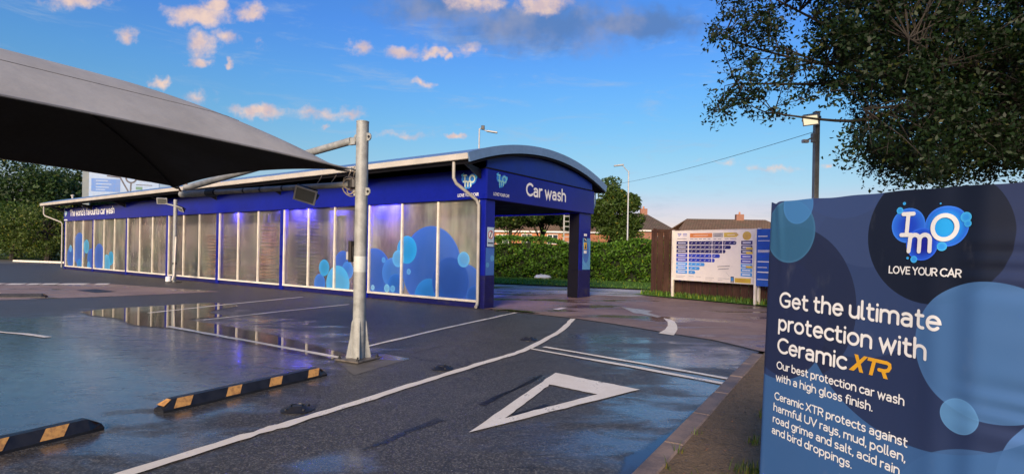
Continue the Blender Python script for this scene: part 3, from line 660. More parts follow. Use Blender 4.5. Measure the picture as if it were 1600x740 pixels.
# notice plate on the near column: pale plate with a red ring and a dark diagonal mark
plate = MB().box(.07, .345, -.024, -.0165, 1.65, 2.17, .002).build('notice_plate', simple('plate_pale_blue', (.42, .55, .68), .4), cl)
ringV = ([(.207 + r * math.cos(2 * math.pi * i / 32), 1.97 + r * math.sin(2 * math.pi * i / 32), 0) for r in (.115, .09) for i in range(32)], [(i, (i + 1) % 32, 32 + (i + 1) % 32, 32 + i) for i in range(32)])
M_RED = simple('sign_red', (.42, .03, .035), .4); M_INK = simple('dark_print', (.02, .022, .05), .45)
put_flat('prohibition_ring', disc2(.207, 1.97, .115), fr(-.0252), M_WHITE, cl); put_flat('prohibition_ring', ringV, fr(-.0262), M_RED, cl)
put_flat('prohibition_mark', ribbon([(.18, 1.90), (.20, 1.96), (.215, 1.97), (.235, 2.04)], .035, 0), fr(-.027), M_INK, cl)
put_flat('printed_line', ribbon([(.10, 1.745), (.31, 1.745)], .035, 0), fr(-.0262), M_INK, cl)
M_YEL = simple('warning_yellow', (.62, .40, .03), .4)
for z0, z1, mt in ((2.12, 2.2, M_WHITE), (1.93, 2.07, M_INK), (1.66, 1.90, M_YEL), (1.52, 1.62, M_WHITE)):
    MB().box(5.47, 5.66, -.024, -.0165, z0, z1).build('sticker', mt, cr_)
put_flat('sticker_print', ([(5.50, 1.69, 0), (5.63, 1.69, 0), (5.565, 1.86, 0)], [(0, 1, 2)]), fr(-.0255), M_INK, cr_)
put_flat('sticker_print', ribbon([(5.5, 2.03), (5.62, 1.97)], .03, 0), fr(-.0255), M_WHITE, cr_)
# fascia, gable, roof
MB().box(-.07, .12, -.055, BL, 2.91, 3.72, .01).build('side_fascia', M_FASC, wash)
MB().box(5.80, 6.02, -.055, BL, 2.91, 3.72, .01).build('side_fascia', M_FASC, wash)
ff = MB().box(-.075, 6.025, -.09, -.056, 2.905, 3.70, .016).build('front_fascia', M_FASC, wash)
MB().box(-.07, 6.02, -.075, .1, 3.702, 3.745).build('fascia_lip', M_BLACK, wash)
MB().box(.12, 5.80, -.05, .25, 2.93, 3.72).build('lintel', M_BLACK, wash)
MB().box(.12, 5.80, .25, BL, 2.96, 3.02).build('ceiling', M_BLACK, wash)
XC, HALF, ZS, RISE = 2.985, 3.82, 3.74, .66
RAD = (HALF ** 2 + RISE ** 2) / (2 * RISE); ZC = ZS + RISE - RAD
def zarc(x, dr=0.0): return ZC + math.sqrt((RAD + dr) ** 2 - (x - XC) ** 2)
N = 36
def gable(x0, x1, y):
    xs = [x0 + (x1 - x0) * i / N for i in range(N + 1)]; k = N + 1
    V = [(x, yy, 3.747) for yy in (y, y + .05) for x in xs] + [(x, yy, max(3.75, zarc(x) - .01)) for yy in (y, y + .05) for x in xs]
    Fc = []
    for i in range(N): Fc += [(i, i + 1, 2 * k + i + 1, 2 * k + i), (k + i + 1, k + i, 3 * k + i, 3 * k + i + 1)]
    Fc += [(0, 2 * k, 3 * k, k), (N, k + N, 3 * k + N, 2 * k + N)]
    return mesh_obj('gable_panel', V, Fc, M_GAB, wash)
gable(.0, 3.33, -.03); gable(3.338, 5.97, -.03)
def arcband(y0, y1, r0, r1, h=HALF):
    V = []; Fc = []
    for i in range(N + 1):
        a = math.asin(h / RAD) * (-1 + 2 * i / N)
        for (r, y) in ((r0, y0), (r1, y0), (r1, y1), (r0, y1)): V.append((XC + (RAD + r) * math.sin(a), y, ZC + (RAD + r) * math.cos(a)))
    for i in range(N):
        b = 4 * i
        for j in range(4): Fc.append((b + j, b + (j + 1) % 4, b + 4 + (j + 1) % 4, b + 4 + j))
    Fc += [(3, 2, 1, 0), (4 * N, 4 * N + 1, 4 * N + 2, 4 * N + 3)]
    return V, Fc
rf = mesh_obj('roof', *arcband(-.10, 34.3, .12, .26), M_ROOF, wash, True)
try: rf.data.set_sharp_from_angle(angle=R(40))
except Exception: pass
vg = mesh_obj('verge', *arcband(-.16, -.102, .03, .27), M_ROOF, wash)
mesh_obj('verge_trim', *arcband(-.15, -.03, -.045, -.004, HALF - .05), M_BLACK, vg)
mesh_obj('roof_lining', *arcband(-.05, 34.2, -.02, .10, HALF - .03), M_BLACK, wash)
for sx, nm in ((-1, 'near'), (1, 'far')):
    xg = XC + sx * (HALF + .02); a, b = sorted((xg - .07, xg + .07))
    g = MB(); g.box(a, b, -.12 if sx < 0 else -.05, 34.3, 3.83, 3.99, .012); g.build('gutter', M_GUT if sx < 0 else M_ROOF, wash)
# soffit brackets under the eaves
for k in range(8):
    MB().prism([(-.09, 3.70), (-.75, 3.80), (-.75, 3.74), (-.09, 3.45)], lambda a, b, t: (a, t, b), k * PIT + .10, k * PIT + .14).build('eaves_bracket', M_DKMETAL, wash)
def downpipe(pts, mat): return MB().tube(smooth_pts(pts, 3), .042, 10).build('downpipe', mat, wash, True)
def pipepts(P):
    out = []
    for i, p in enumerate(P):
        p = Vector(p)
        if 0 < i < len(P) - 1:
            out += [p.lerp(Vector(P[i - 1]), min(.25, .09 / (p - Vector(P[i - 1])).length)), p.lerp(Vector(P[i + 1]), min(.25, .09 / (p - Vector(P[i + 1])).length))]
        else: out.append(p)
    return out
def pipe(P, mat):
    o = MB().tube(pipepts(P), .043, 12).build('downpipe', mat, wash, True); return o
pipe([(-.82, .42, 3.81), (-.82, .42, 3.31), (-.125, .14, 2.84), (-.10, .14, .12), (-.22, .10, .05)], M_PIPE)
pipe([(-.82, 33.9, 3.81), (-.82, 33.9, 3.25), (-.10, 33.15, 2.84), (-.10, 33.15, .1)], M_PIPE)
pipe([(6.72, .25, 3.81), (6.72, .25, 3.25), (6.02, .25, 2.8), (6.02, .25, .1)], M_ROOF)
MB().lathe([(.05, 0), (.05, .45), (.09, .46), (.09, .52), (.0, .56)], 10, (.2, 32.5, 4.0)).build('roof_vent', M_GUT, wash)
# lettering and emblems
M_BUBD = simple('emblem_blue', (.02, .10, .55), .35); M_BUBL = simple('emblem_cyan', (.06, .40, .80), .35); M_BUBM = simple('emblem_mid_blue', (.025, .20, .68), .35)
M_TEAL = simple('emblem_teal', (.22, .55, .60), .3)
def emblem(parent, fn, cx, cy, s, d0, pal, letter):
    """three overlapping bubbles carrying I, m and O"""
    for i, (x, y, r, m) in enumerate(((-.46, .28, .47, pal[0]), (-.02, -.30, .44, pal[1]), (.52, .22, .53, pal[2]))):
        put_flat('emblem_bubble', disc2(cx + x * s, cy + y * s, r * s), (lambda a, b, d, k=d0 + .001 * i: fn(a, b, k)), m, parent)
    for i, (x, y, r) in enumerate(((-.80, .66, .14), (.98, .46, .17), (1.02, .30, .10), (.34, -.32, .15), (-.33, -.66, .13), (-.64, .82, .07))):
        put_flat('emblem_bubble', disc2(cx + x * s, cy + y * s, r * s, 0, 18), (lambda a, b, d, k=d0 + .004 + .0004 * i: fn(a, b, k)), pal[3], parent)
    F4 = lambda k: (lambda a, b, d: fn(a, b, d0 + .0075 + .0005 * k + d))
    w = .16 * s
    for k, pl in enumerate(([(-.64, .62), (-.28, .62)], [(-.64, .02), (-.28, .02)], [(-.46, .62), (-.46, .02)])):
        put_flat('emblem_letter', ribbon([(cx + a * s, cy + b * s) for a, b in pl], w, 0), F4(k), letter, parent)
    for k, pl in enumerate(([(-.42, -.05), (-.42, -.50)], arc(-.24, -.18, .19, .17, 180, 0) + [(-.05, -.50)], arc(.13, -.18, .18, .17, 180, 0) + [(.31, -.50)])):
        put_flat('emblem_letter', ribbon([(cx + a * s, cy + b * s) for a, b in pl], w, 0), F4(k + 3), letter, parent)
    put_flat('emblem_letter', ribbon([(cx + (.50 + .33 * math.cos(i * math.pi / 16)) * s, cy + (.22 + .33 * math.sin(i * math.pi / 16)) * s) for i in range(33)], w, 0), F4(6), letter, parent)
FF = lambda a, b, d=0.0: (a, -.092 - d, b)
put_flat('lettering', text_mesh('Car wash', 1.78, 4.02, 3.19, .235, .28), FF, M_WHITE, wash)
emblem(wash, FF, .55, 3.44, .24, .002, (M_BUBM, M_BUBM, M_BUBM, M_BUBL), M_TEAL)
put_flat('lettering', text_mesh('LOVE YOUR CAR', .22, .92, 3.03, .052, .24), FF, M_WHITE, wash)
SF = lambda a, b, d=0.0: (-.072 - d, -a, b)
emblem(wash, SF, -.55, 3.40, .27, .002, (M_BUBM, M_BUBM, M_BUBM, M_BUBL), simple('pale_letter', (.62, .72, .62), .4))
put_flat('lettering', text_mesh('LOVE YOUR CAR', -.92, -.20, 3.00, .055, .24), SF, M_WHITE, wash)
put_flat('lettering', text_mesh("The world's favourite car wash", -31.9, -25.1, 3.22, .24, .27), SF, M_WHITE, wash)
emblem(wash, SF, -32.65, 3.36, .22, .002, (M_BUBL, M_BUBL, M_BUBL, M_TEAL), M_WHITE)
put_flat('lettering', ribbon([(-32.9, 2.99), (-32.4, 2.99)], .07, 0), SF, M_WHITE, wash)
# blue work lights under the ceiling along the panes
m, t, out = material('blue_led'); e = t.new('ShaderNodeEmission'); e.inputs[0].default_value = (.03, .03, 1, 1); e.inputs[1].default_value = 1700
t.l.new(e.outputs[0], out.inputs[0]); M_LED = m
for y in (3.5, 4.1, 7.9, 8.6, 9.5, 12.7):
    MB().box(.14, .20, y - .05, y + .05, 2.925, 2.955).build('work_light', M_LED, wash)
# machinery behind the panes
def wash_brush(x, y, mats, label, z1=2.6, r=.42):
    o = empty('wash_brush', wash.matrix_world @ Vector((x, y, 0)) if False else P0 + Matrix.Rotation(ANG, 3, 'Z') @ Vector((x, y, 0)), ANG)
    MB().tube([(0, 0, .002), (0, 0, 2.9)], .07, 10).build('spindle', M_STEEL, o, True)
    rg = np.random.default_rng(int(y * 10)); mb = MB(); prof = [(r * .55, .25)]
    z = .3
    while z < z1: prof += [(r * rg.uniform(.8, 1.1), z), (r * rg.uniform(.6, .8), z + .06)]; z += .13
    mb.lathe(prof + [(.1, z1 + .03)], 16).build('bristles', mats, o)
    MB().box(-.3, .3, -.25, .25, .0, .22, .02).build('drive_base', M_DKMETAL, o)
    return tag(o, label, 'wash brush')
M_BRB = simple('black_bristle', (.012, .012, .016), .9); M_BRO = simple('orange_bristle', (.40, .15, .05), .9); M_BRU = simple('blue_bristle', (.03, .06, .30), .9)
wash_brush(.55, 8.75, M_BRB, 'tall black upright wash brush behind the panes left of the middle bubbles')
wash_brush(.9, 16.1, M_BRO, 'orange upright wash brush behind the panes beside the thin grey pole', 2.0)
wash_brush(1.1, 12.2, M_BRO, 'orange wash brush behind the panes under the blue lights', 2.5, .34)
g = empty('wash_gantry', P0 + Matrix.Rotation(ANG, 3, 'Z') @ Vector((0, 0, 0)), ANG)
tag(g, 'pale steel wash gantry behind the panes above the middle bubbles', 'gantry')
for x in (.75, 4.9):
    for y in (6.6, 7.5): MB().box(x, x + .18, y, y + .18, .002, 2.7, .01).build('leg', simple('gantry_cream', (.42, .38, .28), .5), g)
MB().box(.75, 5.08, 6.6, 7.68, 2.70, 2.88, .01).build('crossbeam', M_STEEL, g)
# ================================================================== big steel pole with bracket arms
PB = Vector((*G(560, 562)[:2], 0)); C1 = Vector((-.878, .478, 0)); C2 = Vector((.478, .878, 0)); CROT = math.atan2(.878, .478)
pole = empty('steel_pole', PB, CROT); tag(pole, 'thick galvanised steel pole on a bolted base plate in front of the car wash', 'pole')
pinv = Matrix.Rotation(-CROT, 3, 'Z')
def L(p): return tuple(pinv @ (Vector(p) - PB))           # world -> pole local (x = C2, y = C1)
MB().tube([(0, 0, .02), (0, 0, 3.24)], .083, 24).build('shaft', M_STEEL, pole, True)
MB().lathe([(.086, 0), (.086, .012), (.02, .02)], 24, (0, 0, 3.235)).build('cap', M_STEEL, pole)
bp = MB().box(-.23, .23, -.21, .21, .012, .034, .004).build('base_plate', simple('rusty_plate', (.20, .175, .15), .5, .4, .35, 12), pole)
for sx in (-1, 1):
    for sy in (-1, 1):
        MB().lathe([(.022, 0), (.022, .018), (.012, .02), (.012, .05)], 8, (sx * .185, sy * .165, .034)).build('bolt', M_DKMETAL, bp)
for i in range(4):
    a = math.pi / 4 + i * math.pi / 2; ca, sa = math.cos(a), math.sin(a)
    MB().prism([(.07, .034), (.165, .034), (.160, .07), (.118, .30), (.098, .52), (.078, .56)], lambda r, z, t: (ca * r - sa * t, sa * r + ca * t, z), -.008, .008).build('gusset', M_STEEL, pole)
MB().tube([(0, 0, 1.20), (0, 0, 1.415)], .0855, 24, False).build('sleeve', simple('pale_sleeve', (.55, .58, .55), .5), pole, True)
sb = MB().box(-.05, .05, .135, .185, 1.33, 1.62, .008).build('switch_box', simple('brown_box', (.035, .028, .022), .5), pole)
MB().box(-.02, .02, .082, .135, 1.4, 1.55).build('bracket', M_DKMETAL, pole)
MB().box(-.035, .035, .186, .235, 1.36, 1.47, .006).build('socket', simple('socket_grey', (.45, .45, .45), .5), sb)
for z in (3.03, 2.29):     # eye plates
    for sg in (-1, 1):
        MB().prism([(.07, -.055), (.13, -.05), (.155, -.02), (.155, .02), (.13, .05), (.07, .055)], lambda r, b, t: (t, sg * r, z + b), -.009, .009).build('eye_plate', M_STEEL, pole)
    MB().tube([(-.02, -.125, z), (.02, -.125, z)], .018, 10).build('eye_bolt', M_DKMETAL, pole)
ARM = 4.15
a0, a1 = (0, .16, 2.40), (0, ARM, 2.40)
arm = MB().tube([a0, (0, ARM - .75, 2.40)], .040, 14).build('lower_arm', M_STEEL, pole, True)
MB().tube([(0, ARM - .74, 2.40), a1], .060, 14).build('arm_end', M_STEEL, pole, True)
MB().tube([(0, ARM - .95, 2.40), (0, ARM - .73, 2.40)], .066, 12).build('arm_collar', M_DKMETAL, pole, True)
up = MB().tube([(0, .20, 3.0), (0, ARM - .12, 2.50)], .052, 14).build('upper_arm', M_STEEL, pole, True)
MB().box(-.025, .025, .12, .24, 2.94, 3.04, .006).build('clevis', M_STEEL, pole)
MB().box(-.02, .02, ARM - .2, ARM - .06, 2.42, 2.56, .006).build('clevis', M_STEEL, pole)
MB().tube([(0, ARM - .12, 2.44), (.02, ARM - .10, 2.6)], .018, 8).build('stay_rod', simple('rusty_rod', (.20, .10, .06), .6), pole)
MB().lathe([(.10, 0), (.10, .10)], 18, (0, .12, 2.35)).build('arm_collar', M_DKMETAL, pole)
# cable coil and loose cable ends
cab = simple('grey_cable', (.33, .28, .22), .6); rg = np.random.default_rng(4); mb = MB()
for k in range(5):
    cc = (rg.uniform(-.03, .03), .19 + rg.uniform(-.03, .03), 2.38 + rg.uniform(-.04, .04)); r0 = rg.uniform(.07, .11); ph = rg.uniform(0, 6)
    mb.tube([(cc[0] + .05 * math.sin(ph + i * .5), cc[1] + r0 * math.cos(i * .45), cc[2] + r0 * 1.1 * math.sin(i * .45)) for i in range(15)], .009, 6)
for k in range(3):
    y = .3 + .28 * k; mb.tube([(0, y, 2.44), (.01, y - .05, 2.50), (0, y - .10, 2.52 + .02 * k)], .006, 6)
mb.tube([(.03, .25, 2.42), (.03, .18, 2.5), (.0, .13, 2.6), (0, .12, 2.56)], .008, 6); mb.tube([(.03, .32, 2.43), (.03, .24, 2.58), (.0, .13, 2.64)], .008, 6)
mb.build('cable', cab, pole, True)['kind'] = 'stuff'
for y in (1.55, 2.05, 2.45): MB().tube([(0, y, 2.40), (0, y + .04, 2.40)], .0425, 12).build('cable_tie', M_DKMETAL, pole)

def floodlight(name, loc, rz, tilt, s, lit, label, parent=None):
    o = empty(name, loc, rz); o.rotation_euler = (tilt, R(16) if s == 1.0 else 0, rz)
    MB().box(-.15 * s, .15 * s, -.02 * s, .05 * s, -.11 * s, .11 * s, .008).build('housing', M_DKMETAL, o)
    MB().box(-.155 * s, .155 * s, -.032 * s, -.021 * s, -.115 * s, .115 * s, .003).build('rim', simple('lamp_rim', (.55, .54, .52), .4, .1), o)
    if lit:
        mm, t, out = material('lit_lamp'); e = t.new('ShaderNodeEmission'); e.inputs[0].default_value = (1, .84, .56, 1); e.inputs[1].default_value = .42
        t.l.new(e.outputs[0], out.inputs[0])
    else: mm = simple('unlit_glass', (.14, .15, .13), .2)
    MB().box(-.13 * s, .13 * s, -.038 * s, -.033 * s, -.09 * s, .09 * s, .002).build('lens', mm, o)
    for sx in (-1, 1): MB().box(sx * .165 * s - .006, sx * .165 * s + .006, -.01, .09 * s, -.02, .02).build('bracket', M_DKMETAL, o)
    MB().box(-.171 * s, .171 * s, .09 * s, .10 * s, -.02, .02).build('bracket', M_DKMETAL, o)
    return tag(o, label, 'floodlight')
fl = Vector(PB) + C1 * 1.02 + C2 * -.06 + Vector((0, 0, 2.28))
floodlight('floodlight', fl, R(12), R(28), 1.0, False, 'unlit square floodlight clamped to the long arm of the thick steel pole')
MB().box(-.03, .03, 1.0, 1.05, 2.2, 2.40).build('lamp_clamp', M_STEEL, pole)

# ================================================================== tensioned fabric canopy
cA = Vector((-2.20, 7.40, 2.56)); CW, CLN = 3.95, 6.2
canopy = empty('fabric_canopy', (PB.x, PB.y, 0)); tag(canopy, 'grey tensioned fabric canopy with a black underside hanging from the thick steel pole', 'canopy')
def canopy_pt(s, t, dz=0.0):
    """s across (0 at the pole side, 1 far), t along (0 at the arm, 1 towards the left of the picture)"""
    S, T = 2 * s - 1, 2 * t - 1
    m = (abs(S) ** 14 + abs(T) ** 14) ** (1 / 14); m = min(1, m)
    # edges curve inwards and upwards between the corners
    bs = .10 * (1 - T * T) * abs(S) ** 3; bt = .05 * (1 - S * S) * abs(T) ** 3
    S2 = S * (1 - bs); T2 = T * (1 - bt)
    p = cA + C1 * (CW * (S2 + 1) / 2) - C2 * (CLN * (T2 + 1) / 2)
    h = .89 * (1 - m ** 1.85)
    edge = .09 * ((1 - T * T) * abs(S) ** 6 + (1 - S * S) * abs(T) ** 6)
    ls = -.07 * S
    return (p.x - PB.x, p.y - PB.y, p.z + h + edge + ls * .5 + dz)
NC = 56
def canopy_mesh(name, dz, mat, inset=0.0):
    V = [canopy_pt(inset + (1 - 2 * inset) * i / NC, inset + (1 - 2 * inset) * j / NC, dz) for j in range(NC + 1) for i in range(NC + 1)]
    k = NC + 1; Fc = [(j * k + i, j * k + i + 1, (j + 1) * k + i + 1, (j + 1) * k + i) for j in range(NC) for i in range(NC)]
    return mesh_obj(name, V, Fc, mat, canopy, True)
m, t, out = material('canopy_fabric'); v = wpos(t)
c = t.mix(t.ramp(t.noise(v, 1.1, 5, .6), .3, .7), (.34, .325, .30), (.415, .398, .37)); c = t.mix(t.ramp(t.noise(t.vm('MULTIPLY', v, (3, 3, .6)), 2.0, 4, .6), .5, .8, 0, .3), c, (.27, .255, .23))
bsdf(t, out, c, .75, 0, .25, t.bump(t.math('ADD', t.math('MULTIPLY', t.noise(t.vm('MULTIPLY', v, (1.2, 1.2, 3)), 2.4, 4, .55), 1.0), t.math('MULTIPLY', t.noise(v, 240, 2), .02)), .35, .03)); M_CAN = m
M_CANU = simple('near_black_fabric', (.042, .039, .037), .85, 0, .2, 1.5)
canopy_mesh('top_fabric', .0, M_CAN); canopy_mesh('under_layer', -.025, M_CANU, .002)  # second layer just beneath the top fabric is near-black
def seam(s0, t0, s1, t1, r, dz, mat, name='seam'):
    MB().tube([canopy_pt(s0 + (s1 - s0) * i / 24, t0 + (t1 - t0) * i / 24, dz) for i in range(25)], r, 6).build(name, mat, canopy, True)
seam(1, 0, .5, .5, .016, -.045, M_CANU, 'hip_cable'); seam(1, 1, .5, .5, .016, -.045, M_CANU, 'hip_cable'); seam(0, 1, .5, .5, .016, -.045, M_CANU, 'hip_cable'); seam(0, 0, .5, .5, .012, -.045, M_CANU, 'hip_cable')
for s0 in (.18,): seam(s0, .18, s0, .82, .004, .002, simple('fabric_seam', (.22, .21, .2), .8))
for (s0, t0, s1, t1) in ((0, 0, 0, 1), (1, 0, 1, 1), (0, 0, 1, 0), (0, 1, 1, 1)): seam(s0, t0, s1, t1, .013, -.012, simple('edge_hem', (.26, .25, .24), .7), 'edge_hem')
# the far two corners are held by a second pole row off to the left
for (s0, t0) in ((0, 1), (1, 1)):
    q = canopy_pt(s0, t0); MB().tube([(q[0], q[1], 0.0), (q[0], q[1], q[2] + .5)], .083, 16).build('support_pole', M_STEEL, canopy, True)
q = canopy_pt(1, 0); MB().tube([q, tuple(Vector((PB.x, PB.y, 0)) * 0 + C1 * ARM + Vector((0, 0, 2.42)))], .016, 8).build('corner_link', simple('rusty_rod', (.2, .1, .06), .6), canopy)
q = canopy_pt(0, 0); MB().tube([q, (C1.x * .09, C1.y * .09, 2.58)], .016, 8).build('corner_link', M_STEEL, canopy)

# ================================================================== thin pole close to the building
p2 = G(272, 441); thin = empty('thin_pole', (p2[0], p2[1], 0)); tag(thin, 'thin grey pole with two small lamps standing before the blue wall', 'pole')
MB().tube([(0, 0, .015), (0, 0, 3.45)], .075, 16).build('shaft', M_STEEL, thin, True)
MB().box(-.2, .2, -.2, .2, 0, .03, .004).build('base_plate', M_DKMETAL, thin)
MB().tube([(.02, -.16, .1), (.08, -.14, .35), (.12, -.12, 1.9)], .03, 8).build('conduit', M_CREAM, thin, True)
MB().tube([(0, 0, .75), (0, 0, .83)], .082, 16, False).build('band', M_DKMETAL, thin, True)
MB().lathe([(.0, -.05), (.11, -.02), (.11, .16), (.0, .22)], 12, (-.16, -.12, .07)).build('cap_box', M_WHITE, thin)
floodlight('floodlight', (p2[0] - .5, p2[1] - .1, 3.38), R(25), R(30), 1.2, False, 'small pale floodlight on the left of the thin grey pole')
floodlight('floodlight', (p2[0] + .35, p2[1] - .2, 3.05), R(-20), R(35), 1.0, False, 'small lamp on the right of the thin grey pole near the arm end')
MB().tube([(-.55, 0, 3.3), (.4, -.1, 3.1)], .03, 8).build('lamp_arm', M_STEEL, thin, True)

# ================================================================== wheel stops
M_RUB = simple('black_rubber', (.014, .014, .017), .42, 0, .25, 12, .2, 90)
m, t, out = material('reflector'); v = wpos(t); n = t.noise(v, 22, 4, .7)
bsdf(t, out, t.mix(t.ramp(n, .42, .68), (.60, .31, .09), (.33, .165, .06)), .5, 0, .4); M_REF = m
def wheel_stop(pa, pb, label, marks=(.10, .37, .63, .90)):
    a, b = Vector(pa), Vector(pb); ln = (b - a).length; d = (b - a).normalized()
    o = empty('wheel_stop', (a.x, a.y, 0), math.atan2(d.y, d.x))
    w0, w1, h = .088, .036, .104; e = .10
    prof = [(-w0, 0), (-w0, .022), (-w1, h), (w1, h), (w0, .022), (w0, 0)]
    V = []; Fc = []
    for x, k in ((0, 0), (e, 1), (ln - e, 1), (ln, 0)):
        for (y, z) in prof: V.append((x, y * (1 if k else .92), z if k else min(z, .045)))
    for i in range(3):
        for j in range(6): Fc.append((6 * i + j, 6 * i + (j + 1) % 6, 6 * i + 6 + (j + 1) % 6, 6 * i + 6 + j))
    Fc += [tuple(range(5, -1, -1)), tuple(range(18, 24))]
    mesh_obj('body', V, Fc, M_RUB, o)
    for s in (-1, 1):
        for q in marks:
            xc = q * ln; hw = .075; off = .004
            def P(x, f):
                y = w0 + (w1 - w0) * f; z = .022 + (h - .022) * f; return (x, s * (y + off * .85), z + off * .5)
            sk = .03 * s * -1
            mesh_obj('reflector', [P(xc - hw - .025, .05), P(xc + hw - .025, .05), P(xc + hw + .03, .97), P(xc - hw + .03, .97)], [(0, 1, 2, 3)], M_REF, o)
    for xe, s in ((0, 1), (ln, -1)):
        mesh_obj('reflector', [(xe + s * .012, -.062, .058), (xe + s * .012, .062, .058), (xe + s * .088, .034, .1005), (xe + s * .088, -.034, .1005)], [(0, 1, 2, 3)], M_REF, o)
    return tag(o, label, 'wheel stop', 'rubber wheel stops')
wheel_stop(G(251, 646)[:2] if False else (-3.17, 4.98), (-2.24, 6.58), 'black rubber wheel stop with orange reflectors lying before the thick steel pole')
dws = Vector((.482, .876)); e2 = Vector(G(155, 668)[:2]); wheel_stop(e2 - dws * 1.83, e2, 'black rubber wheel stop with orange reflectors at the bottom left corner', (.12, .38, .62, .82))
e3 = Vector(G(73, 464)[:2]); wheel_stop(e3 + Vector((-1.7, -.5)), e3, 'distant dark wheel stop end at the front edge of the pinkish concrete strip', ())
# ================================================================== bolted rubber discs
def disc(uv, label, r=.15):
    g = G(*uv); o = empty('bollard_base', (g[0], g[1], 0), random.uniform(0, 3))
    MB().lathe([(r, .001), (r, .008), (r * .93, .014), (r * .62, .026), (r * .5, .042), (r * .42, .046), (r * .40, .034), (.0, .034)], 26).build('flange', M_RUB, o, True)
    MB().box(-.05, .02, -.035, .045, .034, .050, .004).build('socket', M_DKMETAL, o)
    for i in range(4):
        a = i * math.pi / 2 + .4; MB().lathe([(.012, 0), (.012, .016), (.0, .018)], 6, (r * .75 * math.cos(a), r * .75 * math.sin(a), .018)).build('bolt', M_DKMETAL, o)
    return tag(o, label, 'bollard base', 'bolted rubber bollard bases')
disc((465, 640), 'round black rubber bollard base beside the wheel stop, nearest of the three')
disc((691, 576), 'round black rubber bollard base just left of the curved lane line, middle of the three', .14)
disc((826, 530.5), 'round black rubber bollard base between bay line and curved line, farthest of the three', .15)
# ================================================================== printed banner on a frame
bb = -Vector(ray(535, 374)).normalized(); nb_ = bb.cross(Vector((0, 0, 1))).normalized()
if nb_.x < 0: nb_ = -nb_
bw = Vector((0, 0, 1)) + .02 * nb_; bw = (bw - bb * bw.dot(bb)).normalized(); bn = bb.cross(bw)   # bn faces the camera
BO = Vector(at(1197, 400, 2.8)); YB, YT = -(BO.z - .10) , .272
banner = empty('banner_stand', (BO.x + .3, BO.y - .6, .085)); tag(banner, 'dark blue printed banner with white lettering wrapped round a frame on the verge', 'banner')
WB, RB = .965, .16
def bsurf(x, y, d=0.0):
    """sheet position x (left to right), y (up), d towards the viewer"""
    # folds in the cloth
    w = .002 * math.sin(x * 9 + y * 1.3) + .0045 * math.exp(-((x - .84 + .03 * y) / .05) ** 2) - .0045 * math.exp(-((x - .91 + .02 * y) / .045) ** 2)
    w += .003 * math.sin(y * 7 + x * 3) * (x > .5) * min(1, (x - .5) * 3) + .007 * math.exp(-((x - .07 - .12 * (YT - y)) / .018) ** 2) * math.exp(-(YT - y) * 5)
    w += .0022 * math.sin(y * 45 + 5 * math.sin(y * 13)) * max(0, (x - .88) * 9) if x > .88 else 0
    d = d + w
    RL = .035
    if x < RL:      # rolls back round the left post
        a = (RL - x) / RL; p = BO + bb * (RL - (RL + d) * math.sin(a)) - bn * (RL - (RL + d) * math.cos(a)) if a < 1.6 else None
        return (p if p is not None else BO + bb * (RL - (RL + d)) - bn * (RL + (a - 1.6) * RL)) + bw * y
    if x > WB:      # turns the right corner
        a = (x - WB) / RB; am = R(14)
        if a < am: p = BO + bb * (WB + (RB + d) * math.sin(a)) - bn * (RB - (RB + d) * math.cos(a))
        else:
            e = x - WB - RB * am
            p = BO + bb * (WB + (RB + d) * math.sin(am) + e * math.cos(am)) - bn * (RB - (RB + d) * math.cos(am) + e * math.sin(am))
        return p + bw * y
    return BO + bb * x + bn * d + bw * y
X0, X1 = -.03, 1.75; nx, ny = 190, 130
V = []; UV = []
for j in range(ny + 1):
    y = YB + (YT - YB) * j / ny
    for i in range(nx + 1):
        x = X0 + (X1 - X0) * i / nx
        yy = y + (.0012 * math.sin(x * 11) + .0015 * math.sin(x * 29)) * (j == ny) - .012 * math.exp(-((x - .055) / .02) ** 2) * (j == ny)
        V.append(bsurf(x, yy) - Vector(banner.location)); UV.append((x, y))
Fc = [(j * (nx + 1) + i, j * (nx + 1) + i + 1, (j + 1) * (nx + 1) + i + 1, (j + 1) * (nx + 1) + i) for j in range(ny) for i in range(nx)]
